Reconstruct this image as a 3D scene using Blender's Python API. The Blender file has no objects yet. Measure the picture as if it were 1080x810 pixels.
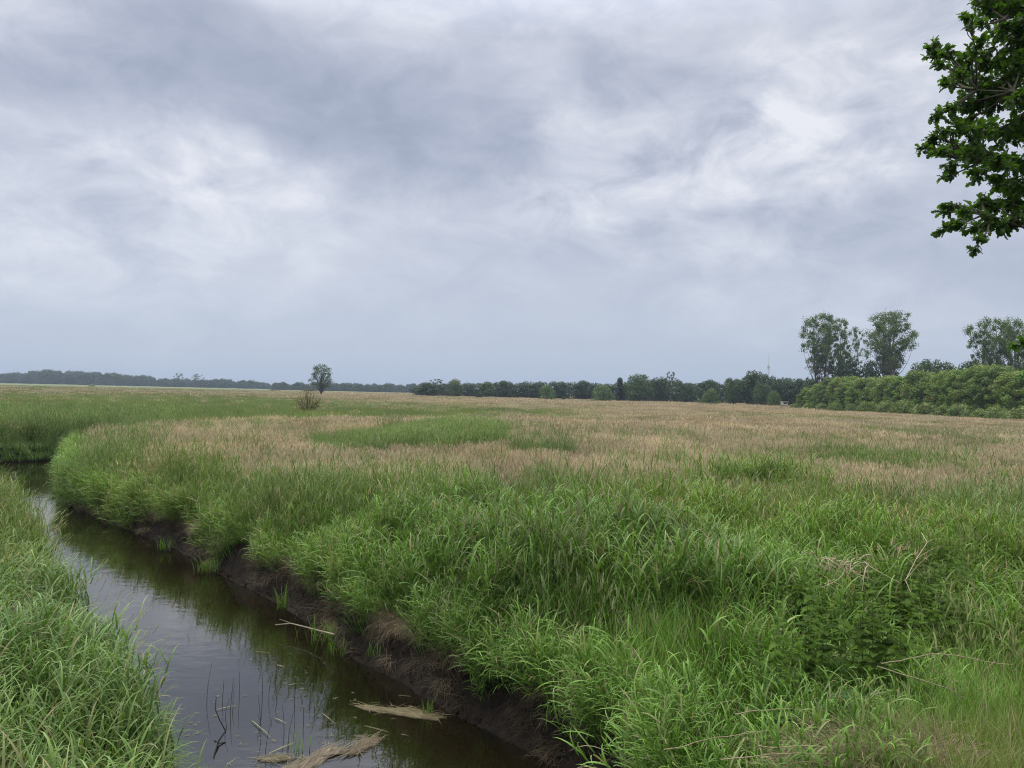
import bpy, math, random
import numpy as np
from mathutils import Vector, Matrix

random.seed(7)
RNG = np.random.default_rng(7)
D = bpy.data
scene = bpy.context.scene
C = scene.collection

# ------------------------------------------------------------------ camera
CAM = np.array([0.0, 0.0, 3.7])
FPX = 811.0                       # focal length in photo pixels (1080 wide)
PITCH = math.radians(0.62)
ROLL = math.atan(0.0227)
_f = np.array([0, math.cos(PITCH), math.sin(PITCH)])
_u0 = np.array([0, -math.sin(PITCH), math.cos(PITCH)])
_r0 = np.array([1.0, 0, 0])
_u = math.cos(ROLL) * _u0 - math.sin(ROLL) * _r0
_r = math.cos(ROLL) * _r0 + math.sin(ROLL) * _u0


def ray(px, py):
    d = _f + _r * ((px - 540) / FPX) + _u * ((405 - py) / FPX)
    return d


def P(px, py, z):
    d = ray(px, py)
    t = (z - CAM[2]) / d[2]
    return CAM + d * t


def atY(px, py, Y):
    d = ray(px, py)
    return CAM + d * (Y / d[1])


def proj(p):
    v = np.asarray(p, float) - CAM
    w = v @ _f
    return 540 + FPX * (v @ _r) / w, 405 - FPX * (v @ _u) / w


cam_data = D.cameras.new('camera')
cam_data.sensor_width = 36
cam_data.lens = FPX / 1080 * 36
cam_data.clip_start = 0.05
cam_data.clip_end = 9000
cam = D.objects.new('camera', cam_data)
C.objects.link(cam)
M4 = Matrix(((_r[0], _u[0], -_f[0], CAM[0]), (_r[1], _u[1], -_f[1], CAM[1]), (_r[2], _u[2], -_f[2], CAM[2]), (0, 0, 0, 1)))
cam.matrix_world = M4
scene.camera = cam

# ------------------------------------------------------------------ noise helpers
def _hash(ix, iy, s):
    h = (ix.astype(np.int64) * 374761393 + iy.astype(np.int64) * 668265263 + s * 982451653) & 0x7fffffff
    h = ((h ^ (h >> 13)) * 1274126177) & 0x7fffffff
    return ((h ^ (h >> 16)) & 0xffff) / 65535.0


def vnoise(x, y, s=0):
    x = np.asarray(x, float); y = np.asarray(y, float)
    ix = np.floor(x); iy = np.floor(y)
    fx = x - ix; fy = y - iy
    fx = fx * fx * (3 - 2 * fx); fy = fy * fy * (3 - 2 * fy)
    a = _hash(ix, iy, s); b = _hash(ix + 1, iy, s); c = _hash(ix, iy + 1, s); d = _hash(ix + 1, iy + 1, s)
    return (a + (b - a) * fx) * (1 - fy) + (c + (d - c) * fx) * fy


def fbm(x, y, s=0, o=4):
    v = 0; a = 0.5; t = 0
    for i in range(o):
        v = v + a * vnoise(x * 2 ** i, y * 2 ** i, s + i * 17); t += a; a *= 0.5
    return v / t


def smooth(t):
    t = np.clip(t, 0, 1)
    return t * t * (3 - 2 * t)


def seg_dist(x, y, poly, closed=True):
    """distance to the polygon outline and vector to the nearest point"""
    best = np.full(x.shape, 1e18); nx = np.zeros_like(x); ny = np.zeros_like(x)
    n = len(poly)
    for i in range(n if closed else n - 1):
        ax, ay = poly[i]; bx, by = poly[(i + 1) % n]
        dx, dy = bx - ax, by - ay
        t = np.clip(((x - ax) * dx + (y - ay) * dy) / (dx * dx + dy * dy + 1e-12), 0, 1)
        qx = ax + t * dx; qy = ay + t * dy
        d = (x - qx) ** 2 + (y - qy) ** 2
        m = d < best
        best = np.where(m, d, best); nx = np.where(m, qx - x, nx); ny = np.where(m, qy - y, ny)
    return np.sqrt(best), nx, ny


def inside(x, y, poly):
    r = np.zeros(x.shape, bool)
    n = len(poly)
    for i in range(n):
        ax, ay = poly[i]; bx, by = poly[(i + 1) % n]
        c = ((ay > y) != (by > y)) & (x < (bx - ax) * (y - ay) / (by - ay + 1e-12) + ax)
        r ^= c
    return r


# ------------------------------------------------------------------ layout
def W(px, py, z=0.0):
    p = P(px, py, z); return (p[0], p[1])


RIGHT = [(1.0, -12), (1.0, 5.0), (0.9, 6.6)] + [W(*q) for q in
         [(572, 806), (522, 778), (472, 754), (420, 722), (372, 698), (330, 664), (293, 639), (260, 622), (228, 606), (179, 578), (140, 563), (102, 547), (68, 533)]] + [(-16.4, 28.4), (-20.9, 36.6)]
FARB = [(-23.2, 34.2), (-27, 32.8), (-34, 32.0), (-80, 29)]
LEFT = [(-1.5, -12), (-1.5, 3.0), (-1.65, 4.6), (-2.5, 6.1), (-3.35, 7.35), (-4.8, 9.1), (-6.6, 11.3), (-10.8, 17.3), (-16.6, 23.6), (-22, 27.6), (-34, 28.4), (-80, 26)]
CREEK = RIGHT + FARB + LEFT[::-1]


def creek_d(x, y):
    x = np.atleast_1d(np.asarray(x, float)); y = np.atleast_1d(np.asarray(y, float))
    d, nx, ny = seg_dist(x, y, CREEK)
    return np.where(inside(x, y, CREEK), -d, d), nx, ny


def ground_z(x, y, d=None):
    x = np.atleast_1d(np.asarray(x, float)); y = np.atleast_1d(np.asarray(y, float))
    if d is None:
        d = creek_d(x, y)[0]
    wob = (fbm(x * 1.1, y * 1.1, 5, 3) - 0.5) * 0.35 + (fbm(x * 5, y * 5, 9, 3) - 0.5) * 0.16
    dd = np.where(d > 0, d + wob * smooth(d / 0.25), d)
    z = np.where(d < 0, -0.55 * smooth(-d / 0.5), 0.0)
    z = z + 0.08 * smooth(d / 0.06) + 0.52 * smooth((dd - 0.10) / 0.26) + 0.45 * smooth((dd - 0.3) / 1.3)
    z = z + 0.12 * (fbm(x * 0.12, y * 0.12, 21, 3) - 0.5) * smooth((d - 1) / 4) * 1.5
    z = z + (fbm(x * 7, y * 7, 31, 3) - 0.5) * 0.13 * smooth(d / 0.15) * (1 - smooth((d - 0.7) / 0.8))
    emb = smooth((7.2 - y) / 3.2) * smooth((x - 0.9) / 1.2)
    z = z + 0.58 * emb
    left = smooth((-1.0 - x) / 1.0) * smooth((14 - y) / 4) * (x < y * -0.45 + 0.4)
    z = z - 0.12 * left
    return z


# tan / green mosaic of the meadow, in world coordinates
TANP = [W(px, py, 1.75) for px, py in [(66, 446), (122, 465), (205, 484), (310, 495), (420, 500), (540, 505), (700, 509), (830, 507), (950, 512), (1080, 517), (1250, 525),
                                       (1250, 436), (1000, 430), (640, 424), (600, 436), (430, 439.5), (300, 440.5), (200, 445)]]


def ell(x, y, c, a, b, ang=0):
    dx = x - c[0]; dy = y - c[1]
    ca, sa = math.cos(ang), math.sin(ang)
    return ((dx * ca + dy * sa) / a) ** 2 + ((-dx * sa + dy * ca) / b) ** 2


GREENS = []  # (centre, semi axes)
for (px0, px1, py0, py1) in [(345, 540, 444, 465), (535, 615, 463, 473), (820, 1000, 468, 484), (590, 700, 436, 442), (760, 860, 434, 438)]:
    c = P((px0 + px1) / 2, (py0 + py1) / 2, 1.75)
    a = abs(P(px1, (py0 + py1) / 2, 1.75)[0] - c[0])
    b = abs(P((px0 + px1) / 2, py0, 1.75)[1] - P((px0 + px1) / 2, py1, 1.75)[1]) / 2
    GREENS.append((c, a, b))


def green_patch(x, y):
    n = (fbm(x * 0.28, y * 0.14, 77, 4) - 0.5) * 1.7
    return ell(x, y, GREENS[0][0], GREENS[0][1], GREENS[0][2]) + n


def tanf(x, y):
    d, _, _ = seg_dist(x, y, TANP)
    sd = np.where(inside(x, y, TANP), d, -d)
    R = np.hypot(x, y)
    sc = np.clip(R * 0.03, 0.5, 4)
    n = (fbm(x * 0.5 / 1.0, y * 0.25, 41, 4) - 0.5)
    t = smooth(0.5 + (sd + n * 7.0 * sc) / (3.0 * sc))
    # far field: mixed streaks, greener to the left
    n2 = fbm(x * 0.03, y * 0.012, 43, 4)
    az = x / np.maximum(y, 1)
    far = smooth((n2 - 0.47 + 0.55 * smooth((az + 0.55) / 0.5) * 0.6 + 0.25 * smooth((R - 130) / 150)) / 0.3)
    near_g = smooth((R - 40) / 110)
    far = far * (0.12 + 0.66 * smooth((az + 0.42) / 0.45)) + 0.06
    t = np.where(sd > 0, t, np.maximum(t, far * near_g))
    streak = smooth((fbm(x * 0.06, y * 0.035, 47, 4) - 0.56) / 0.12) * smooth((R - 30) / 25)
    t = t * (1 - 0.7 * streak) * 0.98
    for i, (c, a, b) in enumerate(GREENS):
        e = ell(x, y, c, a, b) + (fbm(x * 0.22, y * 0.12, 51 + i, 4) - 0.5) * 1.7
        t = t * (1 - (0.95 if i < 2 else 0.6) * smooth((1.15 - e) / 0.4))
    return t * (0.80 + 0.17 * smooth((fbm(x * 0.9, y * 0.45, 57, 3) - 0.35) / 0.3))


# ------------------------------------------------------------------ mesh helpers
def mesh_from(name, verts, faces, mats=None, cols=None, smooth_shade=True, fmat=None):
    """faces: list of arrays (n,k) or python list"""
    me = D.meshes.new(name)
    verts = np.asarray(verts, np.float32)
    if isinstance(faces, np.ndarray):
        faces = [faces]
    tot = []; starts = []; loops = []; s = 0
    for fa in faces:
        fa = np.asarray(fa, np.int32)
        if fa.size == 0:
            continue
        k = fa.shape[1]
        loops.append(fa.ravel()); starts.append(s + np.arange(len(fa)) * k); tot.append(np.full(len(fa), k)); s += fa.size
    loops = np.concatenate(loops); starts = np.concatenate(starts); tot = np.concatenate(tot)
    me.vertices.add(len(verts)); me.vertices.foreach_set('co', verts.ravel())
    me.loops.add(len(loops)); me.loops.foreach_set('vertex_index', loops)
    me.polygons.add(len(starts)); me.polygons.foreach_set('loop_start', starts.astype(np.int32)); me.polygons.foreach_set('loop_total', tot.astype(np.int32))
    if fmat is not None:
        me.polygons.foreach_set('material_index', np.asarray(fmat, np.int32))
    me.update(calc_edges=True)
    if smooth_shade:
        me.polygons.foreach_set('use_smooth', np.ones(len(starts), bool))
    if cols is not None:
        cols = np.asarray(cols, np.float32)
        if cols.shape[1] == 3:
            cols = np.concatenate([cols, np.ones((len(cols), 1), np.float32)], 1)
        a = me.attributes.new('Col', 'FLOAT_COLOR', 'POINT'); a.data.foreach_set('color', cols.ravel())
    for m in (mats if isinstance(mats, (list, tuple)) else [mats] if mats else []):
        me.materials.append(m)
    me.validate()
    return me


class MB:
    def __init__(self):
        self.v = []; self.f = {}; self.c = []; self.n = 0

    def add(self, v, f, c):
        v = np.asarray(v, float); f = np.asarray(f, np.int64)
        c = np.broadcast_to(np.asarray(c, float), (len(v), 3))
        self.v.append(v); self.c.append(c)
        self.f.setdefault(f.shape[1], []).append(f + self.n)
        self.n += len(v)

    def mesh(self, name, mats, smooth_shade=True):
        return mesh_from(name, np.concatenate(self.v), [np.concatenate(x) for x in self.f.values()], mats, np.concatenate(self.c), smooth_shade)


def ob(name, me, parent=None, loc=None):
    o = D.objects.new(name, me)
    C.objects.link(o)
    if parent is not None:
        o.parent = parent
    if loc is not None:
        o.location = loc
    return o


def tag(o, label=None, cat=None, group=None, kind=None):
    if label: o['label'] = label
    if cat: o['category'] = cat
    if group: o['group'] = group
    if kind: o['kind'] = kind
    return o


def tube(mb, pts, rad, col, sides=6):
    pts = np.asarray(pts, float); rad = np.broadcast_to(np.asarray(rad, float), (len(pts),))
    n = len(pts)
    t = np.gradient(pts, axis=0); t /= np.linalg.norm(t, axis=1)[:, None] + 1e-9
    ref = np.array([0.31, 0.95, 0.05]) if abs(t[0][2]) > 0.5 else np.array([0.0, 0.0, 1.0])
    a = np.cross(t, ref); a /= np.linalg.norm(a, axis=1)[:, None] + 1e-9
    b = np.cross(t, a)
    an = np.arange(sides) / sides * 2 * math.pi
    v = pts[:, None, :] + rad[:, None, None] * (a[:, None, :] * np.cos(an)[None, :, None] + b[:, None, :] * np.sin(an)[None, :, None])
    v = v.reshape(-1, 3)
    i = np.arange(n - 1)[:, None] * sides; j = np.arange(sides)[None, :]; k = (j + 1) % sides
    f = np.stack([i + j, i + k, i + sides + k, i + sides + j], -1).reshape(-1, 4)
    mb.add(v, f, col)
    mb.add(v[-sides:], np.arange(sides)[None, :], col)
    mb.add(v[:sides], np.arange(sides)[::-1][None, :], col)


def box(mb, c, s, col, rz=0.0):
    c = np.asarray(c, float); s = np.asarray(s, float) / 2
    q = np.array([[x, y, z] for z in (-1, 1) for x, y in ((-1, -1), (1, -1), (1, 1), (-1, 1))], float) * s
    ca, sa = math.cos(rz), math.sin(rz)
    q = np.stack([q[:, 0] * ca - q[:, 1] * sa, q[:, 0] * sa + q[:, 1] * ca, q[:, 2]], 1) + c
    mb.add(q, [[0, 3, 2, 1], [4, 5, 6, 7], [0, 1, 5, 4], [1, 2, 6, 5], [2, 3, 7, 6], [3, 0, 4, 7]], col)


def blades(mb, base, az, L, Wd, th0, th1, segs, c0, c1, power=1.3, fold=0.0):
    """curved grass blades: th0 lean from vertical at base, th1 at the tip"""
    base = np.atleast_2d(np.asarray(base, float)); n = len(base)
    B = lambda q: np.broadcast_to(np.asarray(q, float), (n,))
    az, L, Wd, th0, th1 = B(az), B(L), B(Wd), B(th0), B(th1)
    c0 = np.broadcast_to(np.asarray(c0, float), (n, 3)); c1 = np.broadcast_to(np.asarray(c1, float), (n, 3))
    h = np.stack([np.cos(az), np.sin(az), np.zeros(n)], 1)
    s = np.stack([-np.sin(az), np.cos(az), np.zeros(n)], 1)
    tw = RNG.uniform(-0.5, 0.5, n)
    p = base.copy(); V = []; CC = []
    for i in range(segs + 1):
        t = i / segs
        th = th0 + (th1 - th0) * t ** power
        dirv = h * np.sin(th)[:, None] + np.array([0, 0, 1.0]) * np.cos(th)[:, None]
        nrm = np.cross(dirv, s)
        sd = s * np.cos(tw * t)[:, None] + nrm * np.sin(tw * t)[:, None]
        w = Wd * (0.55 + 0.45 * math.sin(min(t * 3, 1) * math.pi / 2)) * (1 - t ** 2.2) + Wd * 0.04
        V += [p - sd * w[:, None] / 2, p + sd * w[:, None] / 2]
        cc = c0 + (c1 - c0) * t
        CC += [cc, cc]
        p = p + dirv * (L / segs)[:, None]
    k = 2 * (segs + 1)
    V = np.stack(V, 1).reshape(-1, 3); CC = np.stack(CC, 1).reshape(-1, 3)
    b = (np.arange(n) * k)[:, None, None]
    q = np.array([[2 * i, 2 * i + 1, 2 * i + 3, 2 * i + 2] for i in range(segs)])[None]
    mb.add(V, (b + q).reshape(-1, 4), CC)


# ------------------------------------------------------------------ materials
def newmat(name):
    m = D.materials.new(name); m.use_nodes = True
    nt = m.node_tree; nt.nodes.clear()
    out = nt.nodes.new('ShaderNodeOutputMaterial')
    return m, nt, out


def N(nt, typ, **kw):
    n = nt.nodes.new(typ)
    for k, v in kw.items():
        if k.startswith('i_'):
            n.inputs[k[2:].replace('_', ' ')].default_value = v
        else:
            setattr(n, k, v)
    return n


def math_node(nt, op, a, b=None, c=None):
    n = nt.nodes.new('ShaderNodeMath'); n.operation = op
    for i, q in enumerate((a, b, c)):
        if q is None: continue
        if isinstance(q, (int, float)): n.inputs[i].default_value = q
        else: nt.links.new(q, n.inputs[i])
    return n.outputs[0]


def leafy_mat(name, rough=0.5, spec=0.4, trans=0.35, tcol=(1.15, 1.2, 0.6), rnd=0.35, sat=1.0, instancer=False, nscale=0.0):
    m, nt, out = newmat(name); L = nt.links.new
    col = N(nt, 'ShaderNodeAttribute', attribute_name='Col')
    oi = N(nt, 'ShaderNodeObjectInfo')
    val = math_node(nt, 'MULTIPLY_ADD', oi.outputs['Random'], rnd, 1 - rnd / 2)
    if instancer:
        at = N(nt, 'ShaderNodeAttribute', attribute_name='tint', attribute_type='INSTANCER')
        val = math_node(nt, 'MULTIPLY', val, at.outputs['Fac'])
        yl = N(nt, 'ShaderNodeAttribute', attribute_name='warm', attribute_type='INSTANCER')
    hsv = N(nt, 'ShaderNodeHueSaturation'); hsv.inputs['Saturation'].default_value = sat
    L(col.outputs['Color'], hsv.inputs['Color']); L(val, hsv.inputs['Value'])
    c = hsv.outputs['Color']
    if instancer:
        mw = N(nt, 'ShaderNodeMix', data_type='RGBA', blend_type='MULTIPLY'); mw.inputs['B'].default_value = (1.55, 1.08, 0.62, 1) if False else (1.22, 1.04, 0.80, 1)
        L(yl.outputs['Fac'], mw.inputs['Factor']); L(c, mw.inputs['A']); c = mw.outputs['Result']
    p = N(nt, 'ShaderNodeBsdfPrincipled'); p.inputs['Roughness'].default_value = rough; p.inputs['Specular IOR Level'].default_value = spec
    L(c, p.inputs['Base Color'])
    tr = N(nt, 'ShaderNodeBsdfTranslucent')
    mt = N(nt, 'ShaderNodeMix', data_type='RGBA', blend_type='MULTIPLY'); mt.inputs['Factor'].default_value = 1; mt.inputs['B'].default_value = (*tcol, 1)
    L(c, mt.inputs['A']); L(mt.outputs['Result'], tr.inputs['Color'])
    mx = N(nt, 'ShaderNodeMixShader'); mx.inputs[0].default_value = trans
    L(p.outputs[0], mx.inputs[1]); L(tr.outputs[0], mx.inputs[2]); L(mx.outputs[0], out.inputs['Surface'])
    return m


def simple_mat(name, rough=0.85, spec=0.3, nscale=20.0, namp=0.5, bump=0.3):
    """colour attribute broken up by noise"""
    m, nt, out = newmat(name); L = nt.links.new
    col = N(nt, 'ShaderNodeAttribute', attribute_name='Col')
    tc = N(nt, 'ShaderNodeTexCoord')
    no = N(nt, 'ShaderNodeTexNoise'); no.inputs['Scale'].default_value = nscale; no.inputs['Detail'].default_value = 6
    L(tc.outputs['Object'], no.inputs['Vector'])
    hsv = N(nt, 'ShaderNodeHueSaturation')
    L(math_node(nt, 'MULTIPLY_ADD', no.outputs['Fac'], namp * 2, 1 - namp), hsv.inputs['Value'])
    L(col.outputs['Color'], hsv.inputs['Color'])
    p = N(nt, 'ShaderNodeBsdfPrincipled'); p.inputs['Roughness'].default_value = rough; p.inputs['Specular IOR Level'].default_value = spec
    L(hsv.outputs['Color'], p.inputs['Base Color'])
    b = N(nt, 'ShaderNodeBump'); b.inputs['Strength'].default_value = bump; b.inputs['Distance'].default_value = 0.02
    L(no.outputs['Fac'], b.inputs['Height']); L(b.outputs[0], p.inputs['Normal'])
    L(p.outputs[0], out.inputs['Surface'])
    return m


GRASS = leafy_mat('grass_blades', rough=0.5, spec=0.28, trans=0.30, instancer=True, rnd=0.4)
DRY = leafy_mat('dry_grass', rough=0.75, spec=0.15, trans=0.2, tcol=(1.05, 1.0, 0.85), instancer=True, rnd=0.35)
LEAF = leafy_mat('tree_leaves', rough=0.55, spec=0.3, trans=0.28, rnd=0.2)
OAKLEAF = leafy_mat('oak_leaves', rough=0.5, spec=0.35, trans=0.48, rnd=0.0, tcol=(1.3, 1.5, 0.4))
PLANT = leafy_mat('broad_leaves', rough=0.65, spec=0.12, trans=0.4, rnd=0.2)
BARK = simple_mat('bark', 0.9, 0.2, 6, 0.5, 0.6)
STRAW = simple_mat('straw', 0.75, 0.25, 25, 0.35, 0.3)
WOOD = simple_mat('weathered_wood', 0.85, 0.25, 8, 0.35, 0.3)
METAL = simple_mat('mast_steel', 0.5, 0.5, 3, 0.15, 0.05)

# ground
def ground_mat():
    m, nt, out = newmat('meadow_ground'); L = nt.links.new
    geo = N(nt, 'ShaderNodeNewGeometry')
    t = N(nt, 'ShaderNodeAttribute', attribute_name='tan')
    s = N(nt, 'ShaderNodeAttribute', attribute_name='soil')
    n1 = N(nt, 'ShaderNodeTexNoise'); n1.inputs['Scale'].default_value = 0.35; n1.inputs['Detail'].default_value = 9; n1.inputs['Roughness'].default_value = 0.65
    n2 = N(nt, 'ShaderNodeTexNoise'); n2.inputs['Scale'].default_value = 9; n2.inputs['Detail'].default_value = 8; n2.inputs['Roughness'].default_value = 0.7
    n3 = N(nt, 'ShaderNodeTexNoise'); n3.inputs['Scale'].default_value = 0.02; n3.inputs['Detail'].default_value = 6
    for q in (n1, n2, n3): L(geo.outputs['Position'], q.inputs['Vector'])
    def ramp(f, a, b, p0=0.3, p1=0.7):
        r = N(nt, 'ShaderNodeValToRGB'); r.color_ramp.elements[0].position = p0; r.color_ramp.elements[1].position = p1
        r.color_ramp.elements[0].color = (*a, 1); r.color_ramp.elements[1].color = (*b, 1); L(f, r.inputs[0]); return r.outputs[0]
    def mix(f, a, b):
        x = N(nt, 'ShaderNodeMix', data_type='RGBA'); L(f, x.inputs['Factor']); L(a, x.inputs['A']); L(b, x.inputs['B']); return x.outputs['Result']
    green = ramp(n1.outputs['Fac'], (0.06, 0.10, 0.024), (0.12, 0.17, 0.05))
    tan = ramp(n1.outputs['Fac'], (0.15, 0.145, 0.066), (0.25, 0.22, 0.12))
    soil = ramp(n2.outputs['Fac'], (0.004, 0.003, 0.002), (0.042, 0.029, 0.017), 0.40, 0.85)
    tt = math_node(nt, 'ADD', t.outputs['Fac'], math_node(nt, 'MULTIPLY_ADD', n1.outputs['Fac'], 1.0, -0.5))
    tt = math_node(nt, 'ADD', tt, math_node(nt, 'MULTIPLY_ADD', n3.outputs['Fac'], 0.5, -0.25)); nt.nodes[-1].use_clamp = True
    c = mix(tt, green, tan)
    c = mix(s.outputs['Fac'], c, soil)
    p = N(nt, 'ShaderNodeBsdfPrincipled'); p.inputs['Roughness'].default_value = 0.85; p.inputs['Specular IOR Level'].default_value = 0.25
    L(c, p.inputs['Base Color'])
    b = N(nt, 'ShaderNodeBump'); b.inputs['Strength'].default_value = 0.9; b.inputs['Distance'].default_value = 0.05
    L(n2.outputs['Fac'], b.inputs['Height']); L(b.outputs[0], p.inputs['Normal'])
    L(p.outputs[0], out.inputs['Surface'])
    return m


def axis(lo, a, b, hi, step, grow):
    mid = np.arange(a, b + 1e-6, step)
    def ext(start, end):
        r = []; s = step; x = start; sg = 1 if end > start else -1
        while (end - x) * sg > 0:
            s *= grow; x = x + sg * s; r.append(x)
        r[-1] = end
        return r
    return np.array(sorted(ext(a, lo)) + list(mid) + ext(b, hi))


gx = axis(-1900, -26, 8, 1900, 0.115, 1.045)
gy = axis(-90, 2.5, 40, 2300, 0.115, 1.035)
GX, GY = np.meshgrid(gx, gy)
fx, fy = GX.ravel(), GY.ravel()
gd = creek_d(fx, fy)[0]
gz = ground_z(fx, fy, gd)
nx_, ny_ = len(gx), len(gy)
ii = (np.arange(ny_ - 1)[:, None] * nx_ + np.arange(nx_ - 1)[None, :]).ravel()
gfaces = np.stack([ii, ii + 1, ii + 1 + nx_, ii + nx_], 1)
gme = mesh_from('ground', np.stack([fx, fy, gz], 1), gfaces, ground_mat())
a = gme.attributes.new('tan', 'FLOAT', 'POINT'); a.data.foreach_set('value', tanf(fx, fy).astype(np.float32))
soilv = 1 - smooth((gd - 0.45) / 0.5)
a = gme.attributes.new('soil', 'FLOAT', 'POINT'); a.data.foreach_set('value', soilv.astype(np.float32))
g = ob('ground', gme); tag(g, kind='structure')

# water
def water_mat():
    m, nt, out = newmat('creek_water'); L = nt.links.new
    geo = N(nt, 'ShaderNodeNewGeometry')
    mp = N(nt, 'ShaderNodeMapping'); mp.inputs['Scale'].default_value = (1.2, 2.2, 1); mp.inputs['Rotation'].default_value = (0, 0, math.radians(-42))
    L(geo.outputs['Position'], mp.inputs['Vector'])
    n = N(nt, 'ShaderNodeTexNoise'); n.inputs['Scale'].default_value = 2.2; n.inputs['Detail'].default_value = 4
    L(mp.outputs[0], n.inputs['Vector'])
    n2 = N(nt, 'ShaderNodeTexNoise'); n2.inputs['Scale'].default_value = 0.5; n2.inputs['Detail'].default_value = 3
    L(geo.outputs['Position'], n2.inputs['Vector'])
    r = N(nt, 'ShaderNodeValToRGB'); r.color_ramp.elements[0].color = (0.005, 0.004, 0.002, 1); r.color_ramp.elements[1].color = (0.012, 0.010, 0.004, 1)
    L(n2.outputs['Fac'], r.inputs[0])
    p = N(nt, 'ShaderNodeBsdfPrincipled'); p.inputs['Roughness'].default_value = 0.02; p.inputs['IOR'].default_value = 2.4
    L(r.outputs[0], p.inputs['Base Color'])
    b = N(nt, 'ShaderNodeBump'); b.inputs['Strength'].default_value = 0.05; b.inputs['Distance'].default_value = 0.05
    L(n.outputs['Fac'], b.inputs['Height']); L(b.outputs[0], p.inputs['Normal'])
    L(p.outputs[0], out.inputs['Surface'])
    return m


wv = [(-82, -13, 0.0), (2.5, -13, 0.0), (2.5, 40, 0.0), (-82, 40, 0.0)]
wx = np.linspace(-82, 2.5, 40); wy = np.linspace(-13, 40, 30)
WX, WY = np.meshgrid(wx, wy)
wi = (np.arange(29)[:, None] * 40 + np.arange(39)[None, :]).ravel()
w = ob('creek_water', mesh_from('creek_water', np.stack([WX.ravel(), WY.ravel(), np.full(WX.size, 0.03)], 1), np.stack([wi, wi + 1, wi + 41, wi + 40], 1), water_mat()))
tag(w, kind='structure')

# ------------------------------------------------------------------ scatter through geometry nodes (grass = stuff)
def scatter(name, lods, pts, label, cat):
    """lods: list of lists of meshes; pts: dict of arrays x,y,z,rx,ry,rz,s,lod,idx,tint,warm"""
    n = len(pts['x'])
    me = D.meshes.new(name)
    me.vertices.add(n)
    me.vertices.foreach_set('co', np.stack([pts['x'], pts['y'], pts['z']], 1).astype(np.float32).ravel())
    for k in ('s', 'tint', 'warm'):
        a = me.attributes.new(k, 'FLOAT', 'POINT'); a.data.foreach_set('value', pts[k].astype(np.float32))
    for k in ('lod', 'idx'):
        a = me.attributes.new(k, 'INT', 'POINT'); a.data.foreach_set('value', pts[k].astype(np.int32))
    a = me.attributes.new('rot', 'FLOAT_VECTOR', 'POINT'); a.data.foreach_set('vector', np.stack([pts['rx'], pts['ry'], pts['rz']], 1).astype(np.float32).ravel())
    o = ob(name, me)
    tag(o, label, cat, kind='stuff')
    ng = D.node_groups.new(name, 'GeometryNodeTree')
    ng.interface.new_socket('Geometry', in_out='INPUT', socket_type='NodeSocketGeometry')
    ng.interface.new_socket('Geometry', in_out='OUTPUT', socket_type='NodeSocketGeometry')
    gi = ng.nodes.new('NodeGroupInput'); go = ng.nodes.new('NodeGroupOutput'); L = ng.links.new
    def na(attr, typ):
        q = ng.nodes.new('GeometryNodeInputNamedAttribute'); q.data_type = typ; q.inputs['Name'].default_value = attr
        return q.outputs['Attribute']
    rot = ng.nodes.new('FunctionNodeEulerToRotation'); L(na('rot', 'FLOAT_VECTOR'), rot.inputs[0])
    sc = na('s', 'FLOAT'); lod = na('lod', 'INT'); idx = na('idx', 'INT')
    jo = ng.nodes.new('GeometryNodeJoinGeometry')
    for li, meshes in enumerate(lods):
        if not np.any(pts['lod'] == li):
            continue
        jv = ng.nodes.new('GeometryNodeJoinGeometry')
        for q in meshes:
            src = D.objects.get(q.name + '_source') or D.objects.new(q.name + '_source', q)   # unlinked: only referenced
            oi = ng.nodes.new('GeometryNodeObjectInfo'); oi.inputs['Object'].default_value = src; oi.inputs['As Instance'].default_value = False
            gt = ng.nodes.new('GeometryNodeGeometryToInstance')
            L(oi.outputs['Geometry'], gt.inputs[0]); L(gt.outputs[0], jv.inputs[0])
        cmp_ = ng.nodes.new('FunctionNodeCompare'); cmp_.data_type = 'INT'; cmp_.operation = 'EQUAL'
        L(lod, cmp_.inputs[2]); cmp_.inputs[3].default_value = li
        ip = ng.nodes.new('GeometryNodeInstanceOnPoints')
        L(gi.outputs[0], ip.inputs['Points']); L(cmp_.outputs[0], ip.inputs['Selection']); L(jv.outputs[0], ip.inputs['Instance'])
        ip.inputs['Pick Instance'].default_value = True
        L(idx, ip.inputs['Instance Index']); L(rot.outputs[0], ip.inputs['Rotation']); L(sc, ip.inputs['Scale'])
        L(ip.outputs[0], jo.inputs[0])
    L(jo.outputs[0], go.inputs[0])
    md = o.modifiers.new('scatter', 'NODES'); md.node_group = ng
    return o


def U(a, b, n=None):
    return RNG.uniform(a, b, n)


def rand_dir(n, zmin=-1.0):
    z = U(zmin, 1, n); a = U(0, 6.283, n); r = np.sqrt(1 - z * z)
    return np.stack([r * np.cos(a), r * np.sin(a), z], 1)


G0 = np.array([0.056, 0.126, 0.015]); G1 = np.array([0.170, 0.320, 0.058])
STRAWC = np.array([0.31, 0.26, 0.16])


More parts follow.
